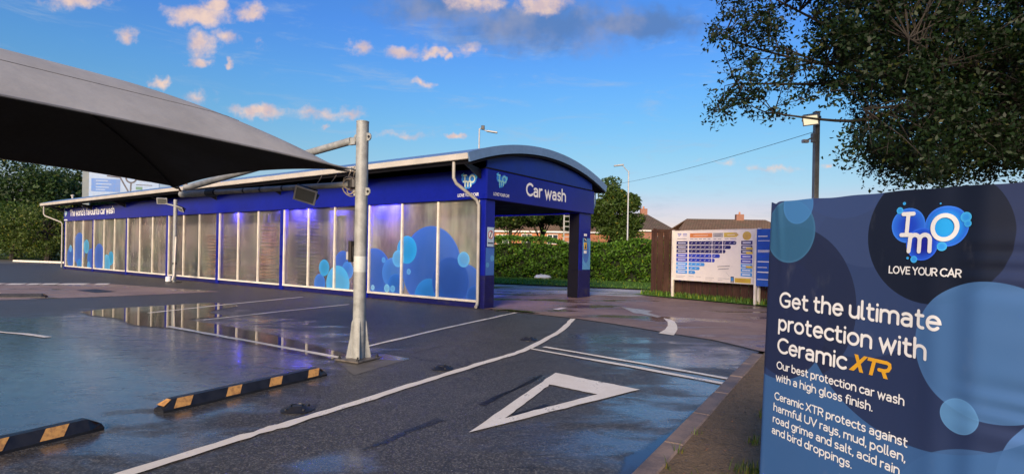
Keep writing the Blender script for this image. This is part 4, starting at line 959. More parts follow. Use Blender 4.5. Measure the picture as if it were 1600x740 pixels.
def banner_material():
    m, t, out = material('banner_print'); uv = t.new('ShaderNodeUVMap').outputs[0]; x = t.sep(uv)
    base = t.mix(t.ramp(x[1], -1.0, .3), (.026, .066, .18), (.029, .046, .130))
    base = t.mix(t.ramp(t.noise(uv, 2.2, 2), .3, .7, 0, .35), base, (.026, .045, .14))
    c = base
    def circ(c, cx, cy, r, col, al, rim=.25):
        d = t.vm('LENGTH', t.vm('SUBTRACT', uv, (cx, cy, 0))); f = t.ramp(d, r, r - .002, 0, 1)
        cc = t.mix(t.ramp(d, r * .9, r, 0, rim), col, tuple(min(1, q * 1.5 + .02) for q in col))
        return t.mix(t.math('MULTIPLY', f, al), c, cc)
    c = circ(c, .774, -.151, .5388, (.018, .028, .075), .80, 0)      # large dark disc behind the text
    c = circ(c, .44, .466, .291, (.026, .058, .20), .8, .1)
    c = circ(c, .56, .30, .33, (.048, .070, .16), .55, 0)
    c = circ(c, .50, -.05, .36, (.040, .075, .19), .5, 0)
    c = circ(c, .161, -.217, .365, (.014, .020, .052), .88, .05)
    c = circ(c, .086, -.298, .30, (.016, .024, .075), .45, .05)
    c = circ(c, .817, .103, .256, (.006, .009, .020), .95, .05)
    c = circ(c, 1.014, -.291, .236, (.060, .16, .36), .80, .15)
    c = circ(c, 1.06, -.98, .36, (.05, .14, .33), .6, .15)
    c = circ(c, .94, -.528, .062, (.10, .27, .52), .75, .4)
    c = circ(c, .147, .124, .152, (.035, .135, .25), .85, .5); c = circ(c, .192, .247, .089, (.06, .22, .50), .75, .3)
    c = circ(c, 1.45, .05, .26, (.05, .10, .30), .8, .1); c = circ(c, 1.35, -.7, .3, (.09, .22, .5), .7, .1)
    low = t.ramp(x[1], -.42, -.44, 0, 1)   # lighter field below the curved edge
    low = t.math('MULTIPLY', low, t.ramp(t.vm('LENGTH', t.vm('SUBTRACT', uv, (.774, -.151, 0))), .537, .5395, 0, 1))
    low = t.math('MULTIPLY', low, t.ramp(t.vm('LENGTH', t.vm('SUBTRACT', uv, (.086, -.298, 0))), .299, .301, 0, 1))
    c = t.mix(t.math('MULTIPLY', low, .85), c, (.042, .12, .29))
    weave = t.noise(uv, 700, 2)
    scuff = t.ramp(t.noise(t.vm('MULTIPLY', uv, (3, 1.2, 1)), 3, 5, .65), .58, .8, 0, .12)
    c = t.mix(scuff, c, (.30, .31, .33))
    bsdf(t, out, c, t.ramp(t.noise(uv, 5, 3), .3, .7, .42, .55), 0, .35, t.bump(weave, .05, .0006)); return m
mesh_obj('banner_sheet', V, Fc, banner_material(), banner, True, UV)
def bput(name, VF, mat, d=.0016):
    VV, FF_ = VF; return mesh_obj(name, [bsurf(p[0], p[1], d + p[2]) - Vector(banner.location) for p in VV], FF_, mat, banner)
M_BTX = simple('banner_white', (.78, .78, .76), .45, 0, .03, 9)
for s, x0, x1, y, xh, wt in (('Get the ultimate', .112, .868, -.241, .047, .25), ('protection with', .112, .822, -.354, .047, .25), ('Ceramic', .112, .486, -.464, .047, .25),
                         ('Our best protection car wash', .110, .746, -.545, .0235, .235), ('with a high gloss finish.', .108, .618, -.605, .0235, .235),
                         ('Ceramic XTR protects against', .105, .766, -.697, .0235, .235), ('harmful UV rays, mud, pollen,', .102, .762, -.754, .0235, .235),
                         ('road grime and salt, acid rain', .101, .742, -.811, .0235, .235), ('and bird droppings.', .097, .539, -.867, .0235, .235)):
    for W in text_words(s, x0, x1, y, xh, wt): bput('lettering', W, M_BTX)
bput('lettering', text_mesh('LOVE YOUR CAR', .664, .926, -.046, .0185, .26), M_BTX)
# slanted amber block letters X T R
M_AMB = simple('banner_amber', (.70, .36, .02), .45, 0, .05, 9)
def slant(pts, k=.22): return [(.512 + p[0] * .062 + (p[1]) * .068 * k, -.463 + p[1] * .070) for p in pts]
for i, pl in enumerate(([(0, 1), (.28, 1), (.95, 0), (.67, 0)], [(.72, 1), (1.0, 1), (.25, 0), (-.12, 0)], [(1.02, 1), (1.95, 1), (1.95, .80), (1.02, .80)], [(1.36, .82), (1.62, .82), (1.62, 0), (1.36, 0)])):
    q = slant(pl); bput('lettering', ([(a, b, .0002 * i) for a, b in q], [(0, 1, 2, 3)]), M_AMB)
bput('lettering', ribbon(slant([(1.80, .90), (2.35, .90), (2.55, .84), (2.62, .68), (2.55, .50), (2.35, .42), (1.95, .42)]), .014, .0008), M_AMB)
bput('lettering', ([(a, b, .001) for a, b in slant([(2.08, .42), (2.36, .42), (2.68, 0), (2.38, 0)])], [(0, 1, 2, 3)]), M_AMB)
# emblem of three bubbles with I, m, O
def bgrad(name, ca, cb):
    m, t, out = material(name); uv = t.new('ShaderNodeUVMap').outputs[0]; d = t.vm('LENGTH', t.vm('SUBTRACT', uv, (.5, .5, 0)))
    c = t.mix(t.ramp(d, .15, .5), ca, cb); c = t.mix(t.ramp(d, .44, .49, 0, .45), c, tuple(min(1, q * 1.7 + .03) for q in cb)); bsdf(t, out, c, .4, 0, .5); return m
MG = [bgrad('bubble_deep', (.012, .06, .55), (.025, .16, .75)), bgrad('bubble_dark', (.010, .015, .32), (.015, .10, .70)), bgrad('bubble_bright', (.02, .36, .82), (.02, .14, .72)), bgrad('bubble_small', (.03, .30, .80), (.05, .42, .85))]
def bdisc(cx, cy, r, mat, d, ry=None):
    ry = ry or r; n = 40; P = [(0.0, 0.0)] + [(math.cos(2 * math.pi * i / n), math.sin(2 * math.pi * i / n)) for i in range(n)]
    K_ = 9 if r > .03 else 2; P = [(0.0, 0.0)] + [(a * k / K_, b * k / K_) for k in range(1, K_ + 1) for a, b in P[1:]]
    VV = [bsurf(cx + a * r, cy + b * ry, d) - Vector(banner.location) for a, b in P]
    FF_ = [(0, i, i % n + 1) for i in range(1, n + 1)] + [(k * n + i, k * n + n + i, k * n + n + i % n + 1, k * n + i % n + 1) for k in range(K_ - 1) for i in range(1, n + 1)]
    mesh_obj('emblem_bubble', VV, FF_, mat, banner, False, [(.5 + a / 2, .5 + b / 2) for a, b in P])
bdisc(.731, .138, .0665, MG[0], .0012); bdisc(.869, .132, .073, MG[2], .0017); bdisc(.788, .067, .0605, MG[1], .0022)
for i, (u, v, r) in enumerate(((1407, 329, .013), (1414, 318, .006), (1509, 339, .018), (1512, 349, .012), (1474, 385, .016), (1430, 405, .013), (1420, 403, .005), (1472, 318, .003))):
    rr = Vector(ray(u, v)); o_ = Vector((0, 0, CAMH)); tt = (BO - o_).dot(bn) / rr.dot(bn); p = o_ + rr * tt - BO
    bdisc(p.dot(bb), p.dot(bw), r, MG[3], .0027 + .0002 * i)
wI = .0155
for i, pl in enumerate(([(.712, .182), (.752, .182)], [(.708, .102), (.748, .102)], [(.732, .182), (.729, .102)],
                    [(.745, .096), (.741, .040)], arc(.7625, .082, .019, .020, 178, 0) + [(.781, .040)], arc(.8015, .082, .020, .020, 178, 0) + [(.822, .042)],
                    [(.867 + .0385 * math.cos(k * math.pi / 18), .128 + .043 * math.sin(k * math.pi / 18)) for k in range(37)])):
    bput('emblem_letter', ribbon(pl, wI, 0), M_BTX, .0045 + .0002 * i)
# frame posts and top bar behind the sheet
def bloc(x, y, d): return BO + bb * x + bn * d + bw * y - Vector(banner.location)
for x in (.035, .92):
    MB().tube([bloc(x, YB - .02, -.04), bloc(x, YT - .02, -.04)], .022, 10).build('frame_post', M_DKMETAL, banner, True)
MB().tube([bloc(.035, YT - .03, -.04), bloc(.92, YT - .03, -.04)], .012, 10).build('frame_bar', M_DKMETAL, banner, True)
q = bsurf(1.7, 0, -.05) - Vector(banner.location); MB().tube([q + bw * YB, q + bw * (YT - .03)], .022, 10).build('frame_post', M_DKMETAL, banner, True)

# ================================================================== price board
pl_, pr_ = Vector((*G(1052, 464)[:2], .03)), Vector((*G(1183, 476)[:2], .03)); bd = (pr_ - pl_).normalized(); BLN = (pr_ - pl_).length
board = empty('price_board', pl_, math.atan2(bd.y, bd.x)); tag(board, 'white price board with blue stepped price bars on two cream posts', 'sign board')
zb0, zb1 = .60, 2.37
M_BRD = simple('board_cream', (.80, .74, .63), .4, 0, .05, 2)
MB().box(.0, BLN, -.03, .03, zb0, zb1, .008).build('panel', M_BRD, board)
for x in (-.04, BLN + .04): MB().box(x - .04, x + .04, .031 - .075, .045, -.03, zb1 + .02, .008).build('post', M_CREAM, board)
MB().box(.0, BLN, -.038, -.031, zb1 - .025, zb1 - .003).build('rim', M_CREAM, board); MB().box(.0, BLN, -.038, -.031, zb0 + .003, zb0 + .025).build('rim', M_CREAM, board)
W_, H_ = BLN, zb1 - zb0
def PBX(name, a0, a1, b0, b1, mat, k=0):
    return MB().box(a0 * W_, a1 * W_, -.036 - .002 * k, -.0305 - .002 * k, zb1 - b1 * H_, zb1 - b0 * H_).build(name, mat, board)
c_n, c_b, c_s = simple('bar_navy', (.015, .016, .085), .4), simple('bar_blue', (.02, .05, .42), .4), simple('bar_sky', (.06, .30, .68), .4)
c_o, c_y, c_g = simple('arrow_orange', (.62, .22, .04), .4), simple('arrow_yellow', (.62, .44, .03), .4), simple('arrow_grey', (.42, .40, .37), .5)
PBX('header_arrow', .215, .49, .06, .145, c_o); PBX('header_arrow', .50, .62, .06, .145, c_g); PBX('header_arrow', .63, .77, .06, .145, c_y)
put_flat('header_arrow', ([(.77 * W_, zb1 - .06 * H_, 0), (.77 * W_, zb1 - .145 * H_, 0), (.795 * W_, zb1 - .1025 * H_, 0)], [(0, 1, 2)]), lambda a, b, d: (a, -.0355, b), c_y, board)
for k, pl in enumerate((((.26, .105), (.44, .105)), ((.52, .09), (.60, .09)), ((.52, .118), (.59, .118)), ((.67, .105), (.75, .105)))):
    put_flat('printed_line', ribbon([(a * W_, zb1 - b * H_) for a, b in pl], .014, 0), lambda a, b, d: (a, -.0375, b), M_INK if k in (1, 2) else M_BRD, board)
rows = [(.215, .285, .775, c_n), (.30, .365, .715, c_n), (.38, .445, .655, c_n), (.465, .535, .59, c_b), (.55, .62, .53, c_b), (.635, .70, .41, c_s), (.715, .78, .35, c_s), (.795, .86, .295, c_s)]
for i, (b0, b1, x1, mt) in enumerate(rows):
    PBX('row_label', .04, .185, b0, b1, mt)
    put_flat('printed_line', ribbon([(.065 * W_, zb1 - (b0 + b1) / 2 * H_), (.16 * W_, zb1 - (b0 + b1) / 2 * H_)], .03, 0), lambda a, b, d: (a, -.0375, b), M_WHITE, board)
    PBX('row_bar', .205, x1 - .02, b0, b1, mt)
    bm = zb1 - (b0 + b1) / 2 * H_; hh = (b1 - b0) / 2 * H_
    arcp = [((x1 - .02) * W_ + hh * .9 * math.sin(R(q)), bm + hh * math.cos(R(q)), 0) for q in range(0, 181, 20)]
    put_flat('row_bar_end', (arcp, [tuple(range(len(arcp)))]), lambda a, b, d: (a, -.0355, b), mt, board)
    for xt in (.24, .295, .35, .405, .46, .52, .575, .64, .70, .75):
        if xt < x1 - .015: put_flat('tick', ribbon([((xt - .009) * W_, bm), ((xt - .002) * W_, bm - .015), ((xt + .011) * W_, bm + .02)], .013, 0), lambda a, b, d: (a, -.0375, b), M_BRD, board)
    for xg in (.488, .612):
        if xg < x1 - .03: PBX('row_gap', xg, xg + .008, b0, b1, M_BRD, .5)
    PBX('price_label', .825, .945, b0, b1, mt)
    put_flat('printed_line', ribbon([(.845 * W_, bm), (.925 * W_, bm)], .035, 0), lambda a, b, d: (a, -.0375, b), M_WHITE, board)
    if i in (1, 2, 5): PBX('price_tag', .88, .95, (b0 + b1) / 2, b1 + .01, c_y, 1.2)
put_flat('round_badge', disc2(.885 * W_, zb1 - .125 * H_, .15, 0, 28, .14), lambda a, b, d: (a, -.0355, b), c_y, board)
for k in range(3): put_flat('printed_line', ribbon([((.85) * W_, zb1 - (.10 + .03 * k) * H_), ((.92) * W_, zb1 - (.10 + .03 * k) * H_)], .012, 0), lambda a, b, d: (a, -.0375, b), c_o, board)
for k, (a0, b0, a1) in enumerate(((.05, .165, .17), (.22, .175, .26), (.275, .175, .31), (.33, .175, .365), (.385, .175, .415), (.44, .175, .47), (.51, .175, .54), (.56, .175, .60), (.64, .175, .68), (.70, .175, .77), (.56, .70, .70), (.57, .75, .69),
                            (.04, .91, .16), (.04, .94, .14), (.21, .91, .27), (.30, .91, .36), (.42, .92, .52), (.42, .955, .50), (.57, .92, .70), (.57, .955, .62))):
    put_flat('printed_line', ribbon([(a0 * W_, zb1 - b0 * H_), (a1 * W_, zb1 - (b0 - (.02 if k in (10, 11) else 0)) * H_)], .014, 0), lambda a, b, d: (a, -.0375, b), c_g if k > 11 else M_INK, board)
emblem(board, lambda a, b, d=0.0: (a, -.031 - d, b), .075 * W_, zb1 - .085 * H_, .075, .002, (c_b, c_b, c_b, c_s), M_BRD)
for k in range(2): put_flat('printed_line', ribbon([(.125 * W_, zb1 - (.07 + .03 * k) * H_), (.175 * W_, zb1 - (.07 + .03 * k) * H_)], .018, 0), lambda a, b, d: (a, -.0375, b), c_b, board)
PBX('printed_phone', .715, .75, .875, .99, M_INK); PBX('printed_phone_screen', .722, .743, .89, .95, c_s, 1); PBX('printed_phone_keys', .722, .743, .955, .98, c_g, 1)
PBX('offer_strip', .76, .935, .895, .98, c_y)
for k in range(2): put_flat('printed_line', ribbon([(.775 * W_, zb1 - (.92 + .03 * k) * H_), (.87 * W_, zb1 - (.92 + .03 * k) * H_)], .013, 0), lambda a, b, d: (a, -.0375, b), c_o, board)
put_flat('printed_line', ribbon([(.66 * W_, zb1 - .80 * H_), (.70 * W_, zb1 - .87 * H_)], .01, 0), lambda a, b, d: (a, -.0375, b), c_g, board)
# ================================================================== blue notice board behind it
q0 = Vector((*FE(4.55, .62), .03)); bboard = empty('notice_board', q0, math.atan2(fence_d.y, fence_d.x)); tag(bboard, 'tall blue notice board half hidden behind the dark blue banner', 'sign board')
MB().box(.05, 1.35, -.02, .02, .58, 2.34, .006).build('panel', simple('notice_blue', (.02, .09, .40), .4), bboard)
for x in (.02, 1.38): MB().box(x - .035, x + .03, -.03, .03, -.03, 2.36).build('post', M_CREAM, bboard)
for i, (z, l) in enumerate(((2.1, .5), (1.97, .7), (1.66, .9), (1.62, .6), (1.32, .8), (1.15, .5), (1.0, .7), (.78, .6))):
    MB().box(.10, .10 + l * .6, -.026, -.021, z, z + (.018 if i % 2 else .03)).build('printed_line', M_BRD, bboard)

# ================================================================== plank fence
m, t, out = material('stained_wood'); v = tc(t, 'Object'); oi = t.new('ShaderNodeObjectInfo').outputs['Random']
gr = t.noise(t.vm('MULTIPLY', wpos(t), (9, 9, .7)), 2.0, 5, .6, .3)
c = t.mix(t.ramp(gr, .3, .7), (.032, .014, .009), (.080, .037, .022)); c = t.mix(t.math('MULTIPLY', oi, .5), c, (.05, .022, .012))
fade = t.ramp(t.noise(wpos(t), .9, 4, .6), .5, .75, 0, .6); c = t.mix(fade, c, (.12, .065, .04))
bsdf(t, out, c, .75, 0, .3, t.bump(gr, .4, .006)); M_WOOD = m
fence = empty('plank_fence', (fence0.x, fence0.y, .03), math.atan2(fence_d.y, fence_d.x)); tag(fence, 'dark brown upright plank fence behind the white price board', 'fence')
plk = MB().box(-.068, .068, -.011, .011, 0, 1, .004).build('plank', M_WOOD, fence); first = True
for i in range(96):
    if first: o = plk; first = False
    else: o = bpy.data.objects.new('plank', plk.data); COL.objects.link(o); o.parent = fence
    hgt = (2.46 if i < 9 else 2.28) + random.uniform(-.012, .012)
    o.location = (.07 + i * .143, random.uniform(-.005, .005) - (.016 if i % 2 else 0), random.uniform(-.02, .0)); o.scale = (random.uniform(.94, 1.03), 1, hgt); o.rotation_euler = (0, random.uniform(-.004, .004), 0)
for z in (.4, 1.2, 2.0): MB().box(0, 13.6, .018, .06, z, z + .08).build('rail', M_WOOD, fence)
for i in range(8): MB().box(i * 1.9 + .01, i * 1.9 + .10, .062, .16, -.03, 2.3 if i else 2.5).build('post', M_WOOD, fence)
MB().box(.0, 1.26, -.035, -.03 + .012, 2.36, 2.44).build('top_batten', M_WOOD, fence)
# ================================================================== foliage
def leaf_material(name, base, var, transl=.3, yellow=.06):
    m, t, out = material(name); a = t.new('ShaderNodeAttribute'); a.attribute_name = 'leaf'; r = a.outputs['Fac']
    c = t.mix(r, tuple(b * (1 - var) for b in base), tuple(b * (1 + var) for b in base))
    c = t.mix(t.ramp(r, 1 - yellow, 1 - yellow + .01, 0, .75, False), c, (base[0] * 3.2 + .02, base[1] * 1.7 + .01, base[2] * .9))
    d = bsdf(t, None, c, .55, 0, .35); tr = t.new('ShaderNodeBsdfTranslucent'); t.put(tr.inputs[0], t.mix(1.0, c, (1.3, 1.5, .6), 'MULTIPLY'))
    mx = t.new('ShaderNodeMixShader'); mx.inputs[0].default_value = transl
    t.l.new(d.outputs[0], mx.inputs[1]); t.l.new(tr.outputs[0], mx.inputs[2]); t.l.new(mx.outputs[0], out.inputs[0]); return m
def leaves(name, C, size, mat, parent=None, up=.35, aspect=.5, rng=RNG, fold=True):
    """one small folded leaf (four-cornered) at each centre"""
    C = np.asarray(C, 'f'); n = len(C)
    N_ = rng.normal(size=(n, 3)); N_[:, 2] += up * 2; N_ /= np.linalg.norm(N_, axis=1)[:, None]
    A = rng.normal(size=(n, 3)); A -= N_ * (A * N_).sum(1)[:, None]; A /= np.linalg.norm(A, axis=1)[:, None]
    B = np.cross(N_, A); s = (size * rng.uniform(.6, 1.25, n))[:, None]
    V = np.empty((n, 4, 3), 'f')
    V[:, 0] = C - A * s * .5; V[:, 1] = C + B * s * aspect * .5 - N_ * s * .10; V[:, 2] = C + A * s * .5; V[:, 3] = C - B * s * aspect * .5 - N_ * s * .10
    me = bpy.data.meshes.new(name); me.vertices.add(n * 4); me.vertices.foreach_set('co', V.ravel())
    me.loops.add(n * 4); me.loops.foreach_set('vertex_index', np.arange(n * 4, dtype='i'))
    me.polygons.add(n); me.polygons.foreach_set('loop_start', np.arange(0, n * 4, 4, dtype='i')); me.polygons.foreach_set('loop_total', np.full(n, 4, 'i'))
    at_ = me.attributes.new('leaf', 'FLOAT', 'FACE'); at_.data.foreach_set('value', rng.uniform(0, 1, n).astype('f'))
    me.materials.append(mat); me.update(calc_edges=True)
    o = bpy.data.objects.new(name, me); COL.objects.link(o)
    if parent: o.parent = parent
    return o
M_BARK = simple('bark', (.035, .029, .024), .9, 0, .35, 9, .6, 30)
M_LF_DK = leaf_material('dark_leaf', (.030, .062, .014), .45, .22, .03)
M_LF_MID = leaf_material('mid_leaf', (.06, .105, .018), .45, .3, .04)
M_LF_HEDGE = leaf_material('hedge_leaf', (.095, .20, .020), .6, .35, .04)
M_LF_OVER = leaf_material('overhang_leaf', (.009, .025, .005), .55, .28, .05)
M_LF_LIME = leaf_material('lime_leaf', (.075, .11, .02), .45, .3, .05)
def tree(label, base, h, rx, ry, crown0, n, leaf, mat, seed, name='round_tree', trunk=.18, clumps=60, lop=0.0):
    rg = np.random.default_rng(seed); o = empty(name, base)
    zc = (crown0 + h) / 2; rz = (h - crown0) / 2
    mb = MB(); top = (rg.uniform(-.3, .3), rg.uniform(-.3, .3), h * .72)
    mb.tube([(0, 0, -.1), (.05, .03, h * .2), (top[0] * .5, top[1] * .5, h * .45), top], [trunk * 1.25, trunk, trunk * .65, trunk * .2], 9)
    cs = []
    while len(cs) < clumps:
        p = rg.normal(size=3); p /= np.linalg.norm(p); r = rg.uniform(.45, 1.0) ** .5
        q = p * r * np.array([rx, ry, rz]) * (1 + .16 * math.sin(p[0] * 5 + seed) + .12 * math.sin(p[2] * 7 + seed * 2))
        if q[2] < -rz * .75: continue
        cs.append(q + np.array([lop * (q[2] / rz), 0, zc]))
    cs = np.array(cs)
    for c in cs[::3]:
        z0 = h * rg.uniform(.22, .6); s = Vector((top[0] * z0 / h, top[1] * z0 / h, z0)); e = Vector(c)
        mid = s.lerp(e, .5) + Vector((0, 0, .12 * (e - s).length)); mb.tube([s, mid, e], [trunk * .4, trunk * .22, .015], 5)
    mb.build('trunk', M_BARK, o, True)
    w = rg.uniform(.4, 1.6, clumps); w /= w.sum(); ids = rg.choice(clumps, n, p=w)
    cr = rg.uniform(.20, .42, clumps) * min(rx, rz) * 1.15
    d = rg.normal(size=(n, 3)); d /= np.linalg.norm(d, axis=1)[:, None]; d *= (rg.uniform(.25, 1, n) ** .45)[:, None]
    leaves('crown', cs[ids] + d * cr[ids][:, None] * np.array([1.1, 1.1, .8]), leaf, mat, o, rng=rg)
    return tag(o, label, 'tree')
# trees beyond the hedge
b = at(957, 398, 46); tree('round broad tree beside the far lamp post beyond the hedge', (b[0], b[1], -.05), 7.6, 1.75, 2.0, 1.3, 20000, .27, M_LF_MID, 3, trunk=.16, clumps=110)
b = at(795, 394, 43); tree('dark tree seen through the left of the car wash entrance', (b[0], b[1], -.05), 7.4, 2.6, 2.4, 3.3, 15000, .28, M_LF_MID, 4, trunk=.15)
b = at(846, 394, 47); tree('dark tree seen through the middle of the car wash entrance', (b[0], b[1], -.05), 7.6, 2.2, 2.2, 3.7, 13000, .28, M_LF_DK, 5, trunk=.15)
b = at(902, 394, 56); tree('leafy tree standing behind the right entrance column', (b[0], b[1], -.05), 7.4, 2.2, 2.2, 3.4, 9000, .28, M_LF_DK, 8, trunk=.15)
# wood on the far left, tree by tree
for (u, Y, h, rx, seed, mt, lb) in ((-60, 66, 11.5, 6, 21, M_LF_DK, 'tall dark tree at the extreme left edge behind the road'), (30, 62, 11.0, 5.5, 22, M_LF_DK, 'tall dark tree rising left of the car wash far end'),
                                (108, 70, 10.6, 4.6, 23, M_LF_DK, 'dark tree directly behind the far end downpipe'), (160, 82, 9.0, 4.6, 24, M_LF_DK, 'low dark tree under the left post of the direction sign'),
                                (75, 50, 5.4, 3.0, 25, M_LF_LIME, 'yellowish green bush beside the far end of the car wash'), (20, 52, 5.0, 3.2, 26, M_LF_MID, 'mid green bush at the left edge behind the road'), (-40, 54, 5.6, 3.4, 27, M_LF_MID, 'spreading bush left of the yellowish bush, cut by the frame')):
    b = at(u, 384, Y); tree(lb, (b[0], b[1], -.05), h, rx, rx * .8, .3 if h > 6 else .05, 17000 if h > 6 else 9000, .42 if h > 6 else .26, mt, seed, 'woodland_tree' if h > 6 else 'bush', .25, 60)

# ---- hedge along the grass strip
hd = Vector((8.36, -3.7, 0)).normalized(); hn = Vector((-hd.y, hd.x, 0))     # hn points away from the camera
hedge = empty('hedge', (-.96, 33.2, .05)); tag(hedge, 'long clipped green hedge behind the grass strip beyond the entrance', 'hedge')
rg = np.random.default_rng(31); n = 34000; T = rg.uniform(-18, 13, n); side = rg.uniform(0, 1, n)
big = np.sin(T * .9) * .16 + np.sin(T * 2.3 + 1) * .09 + np.sin(T * .33 + 2) * .16
zt = 2.28 + big * .8
zz = np.where(side < .68, rg.uniform(.02, 1, n) * zt, zt - rg.uniform(0, .22, n)); dd = np.where(side < .68, rg.normal(0, .12, n) + .15 * np.sin(T * 3.1 + zz * 4) + .17 * np.sin(zz * 6 - T * 2.3) + .1 * np.sin(T * 7 + zz * 3), rg.uniform(0, 1.5, n))
zz += (rg.uniform(0, 1, n) > .90) * rg.uniform(0, .5, n) * (side > .6) * (np.sin(T * 5.3) > .1)
leaves('foliage', np.stack([hd.x * T + hn.x * dd, hd.y * T + hn.y * dd, zz], 1), .19, M_LF_HEDGE, hedge, rng=rg)
mb = MB()
for i in range(60):
    t0 = -17.5 + i * .52; q = hd * t0 + hn * (.55 + random.uniform(-.15, .15)); mb.tube([q, q + Vector((random.uniform(-.2, .2), random.uniform(-.1, .1), 1.8))], [.035, .012], 5)
mb.build('stems', M_BARK, hedge)
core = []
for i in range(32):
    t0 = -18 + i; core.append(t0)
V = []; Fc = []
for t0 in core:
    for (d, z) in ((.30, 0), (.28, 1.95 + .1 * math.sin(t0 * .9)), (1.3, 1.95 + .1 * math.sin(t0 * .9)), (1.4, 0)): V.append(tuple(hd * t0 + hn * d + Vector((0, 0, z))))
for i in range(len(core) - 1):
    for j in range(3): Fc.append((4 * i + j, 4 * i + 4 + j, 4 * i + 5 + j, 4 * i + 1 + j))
mesh_obj('shaded_core', V, Fc, simple('hedge_shade', (.012, .018, .006), .95, 0, .3, 4), hedge)  # solid core; the shade inside the hedge is put into its dark colour

# ---- the tree whose boughs hang in from the right
ov = empty('overhanging_tree', (9.9, 9.6, .0)); tag(ov, 'large dark tree whose leafy boughs hang in from the upper right', 'tree')
rg = np.random.default_rng(77)
def inpoly(x, y, poly):
    c = False; j = len(poly) - 1
    for i in range(len(poly)):
        if (poly[i][1] > y) != (poly[j][1] > y) and x < (poly[j][0] - poly[i][0]) * (y - poly[i][1]) / (poly[j][1] - poly[i][1]) + poly[i][0]: c = not c
        j = i
    return c
sparse = [(1128, -60), (1112, 40), (1118, 100), (1140, 125), (1108, 178), (1112, 198), (1135, 190), (1185, 165), (1212, 190), (1245, 165), (1300, 140), (1320, -60)]
dense = [(1300, -330), (1285, 60), (1300, 130), (1318, 165), (1345, 205), (1322, 232), (1312, 258), (1330, 278), (1390, 280), (1425, 290), (1500, 285), (1620, 292), (1760, 300), (1900, 200), (1950, -200), (1700, -400), (1400, -420)]
trunk_top = Vector((9.6, 9.6, 3.2)); cl_s, cl_d = [], []
while len(cl_s) < 96:
    u, v = rg.uniform(1100, 1325), rg.uniform(-60, 205)
    if inpoly(u, v, sparse): cl_s.append(Vector(at(u, v, rg.uniform(7.6, 10.2))))
while len(cl_d) < 1900:
    u, v = rg.uniform(1285, 1950), rg.uniform(-420, 300)
    if inpoly(u, v, dense): cl_d.append(Vector(at(u, v, rg.uniform(7.4, 12.5))))
mb = MB(); org = Vector(ov.location)
mb.tube([(0, 0, -.1), (-.02, .03, 1.0), (-.2, 0, 2.2), (-.3, 0, 3.2), (-.25, .1, 5.0), (-.2, .1, 7.4)], [.36, .29, .25, .23, .15, .04], 12)
limbs = []
for k, (u, v, Y) in enumerate(((1130, 60, 8.8), (1150, 130, 8.6), (1195, 175, 8.8), (1215, 70, 9.2), (1175, -20, 9.0), (1290, 95, 8.4), (1330, 250, 9.4), (1350, 170, 8.0), (1400, 260, 10.5), (1420, 60, 7.6), (1380, -60, 10), (1480, 230, 8.4), (1540, 120, 11.5), (1500, -150, 9.5), (1700, -100, 8), (1750, 120, 10.5), (1600, -300, 11))):
    e = Vector(at(u, v, Y)) - org; s = Vector((-.28, .02, rg.uniform(2.6, 4.6))); mid = s.lerp(e, .45) + Vector((0, 0, rg.uniform(.15, .55)))
    m2 = s.lerp(e, .75) + Vector((rg.uniform(-.1, .1), rg.uniform(-.15, .15), rg.uniform(.0, .25)))
    pts = smooth_pts([s, mid, m2, e], 6); r = np.linspace(.085 if k > 5 else .06, .008, len(pts)); mb.tube(pts, [float(q) for q in r], 6); limbs.append(pts)
allp = np.array([tuple(p) for l in limbs for p in l[5:]]); L_all = []
for kind, cls in ((0, cl_s), (1, cl_d)):
    for c in cls:
        e = np.array(c - org); i = np.argmin(((allp - e) ** 2).sum(1) + (rg.uniform(0, 1.4, len(allp)))); s = Vector(allp[i]); e = Vector(e)
        m_ = s.lerp(e, .5) + Vector((rg.uniform(-.1, .1), rg.uniform(-.1, .1), rg.uniform(-.03, .16)))
        mb.tube([s, m_, e], [.011, .007, .003], 4, False)
        ntw = 5 if kind == 0 else 6
        for q in range(ntw):
            d = Vector(rg.normal(size=3)); d.z *= .6; d.z -= .12; d = d.normalized() * rg.uniform(.16, .36 if kind == 0 else .46)
            b0 = m_.lerp(e, rg.uniform(.2, 1)); tip = b0 + d
            if kind == 0 or q < 2: mb.tube([b0, b0 + d * .5 + Vector((0, 0, .02)), tip], [.004, .003, .0015], 3, False)
            nl = int(rg.uniform(9, 17)) if kind == 0 else int(rg.uniform(17, 28))
            for z in range(nl):
                f = rg.uniform(.1, 1.08); sp = .045 if kind == 0 else .085
                L_all.append(b0 + d * f + Vector(rg.normal(size=3)) * sp)
mb.build('trunk', M_BARK, ov, True)
leaves('crown', [tuple(p) for p in L_all], .078, M_LF_OVER, ov, .25, .52, rg)

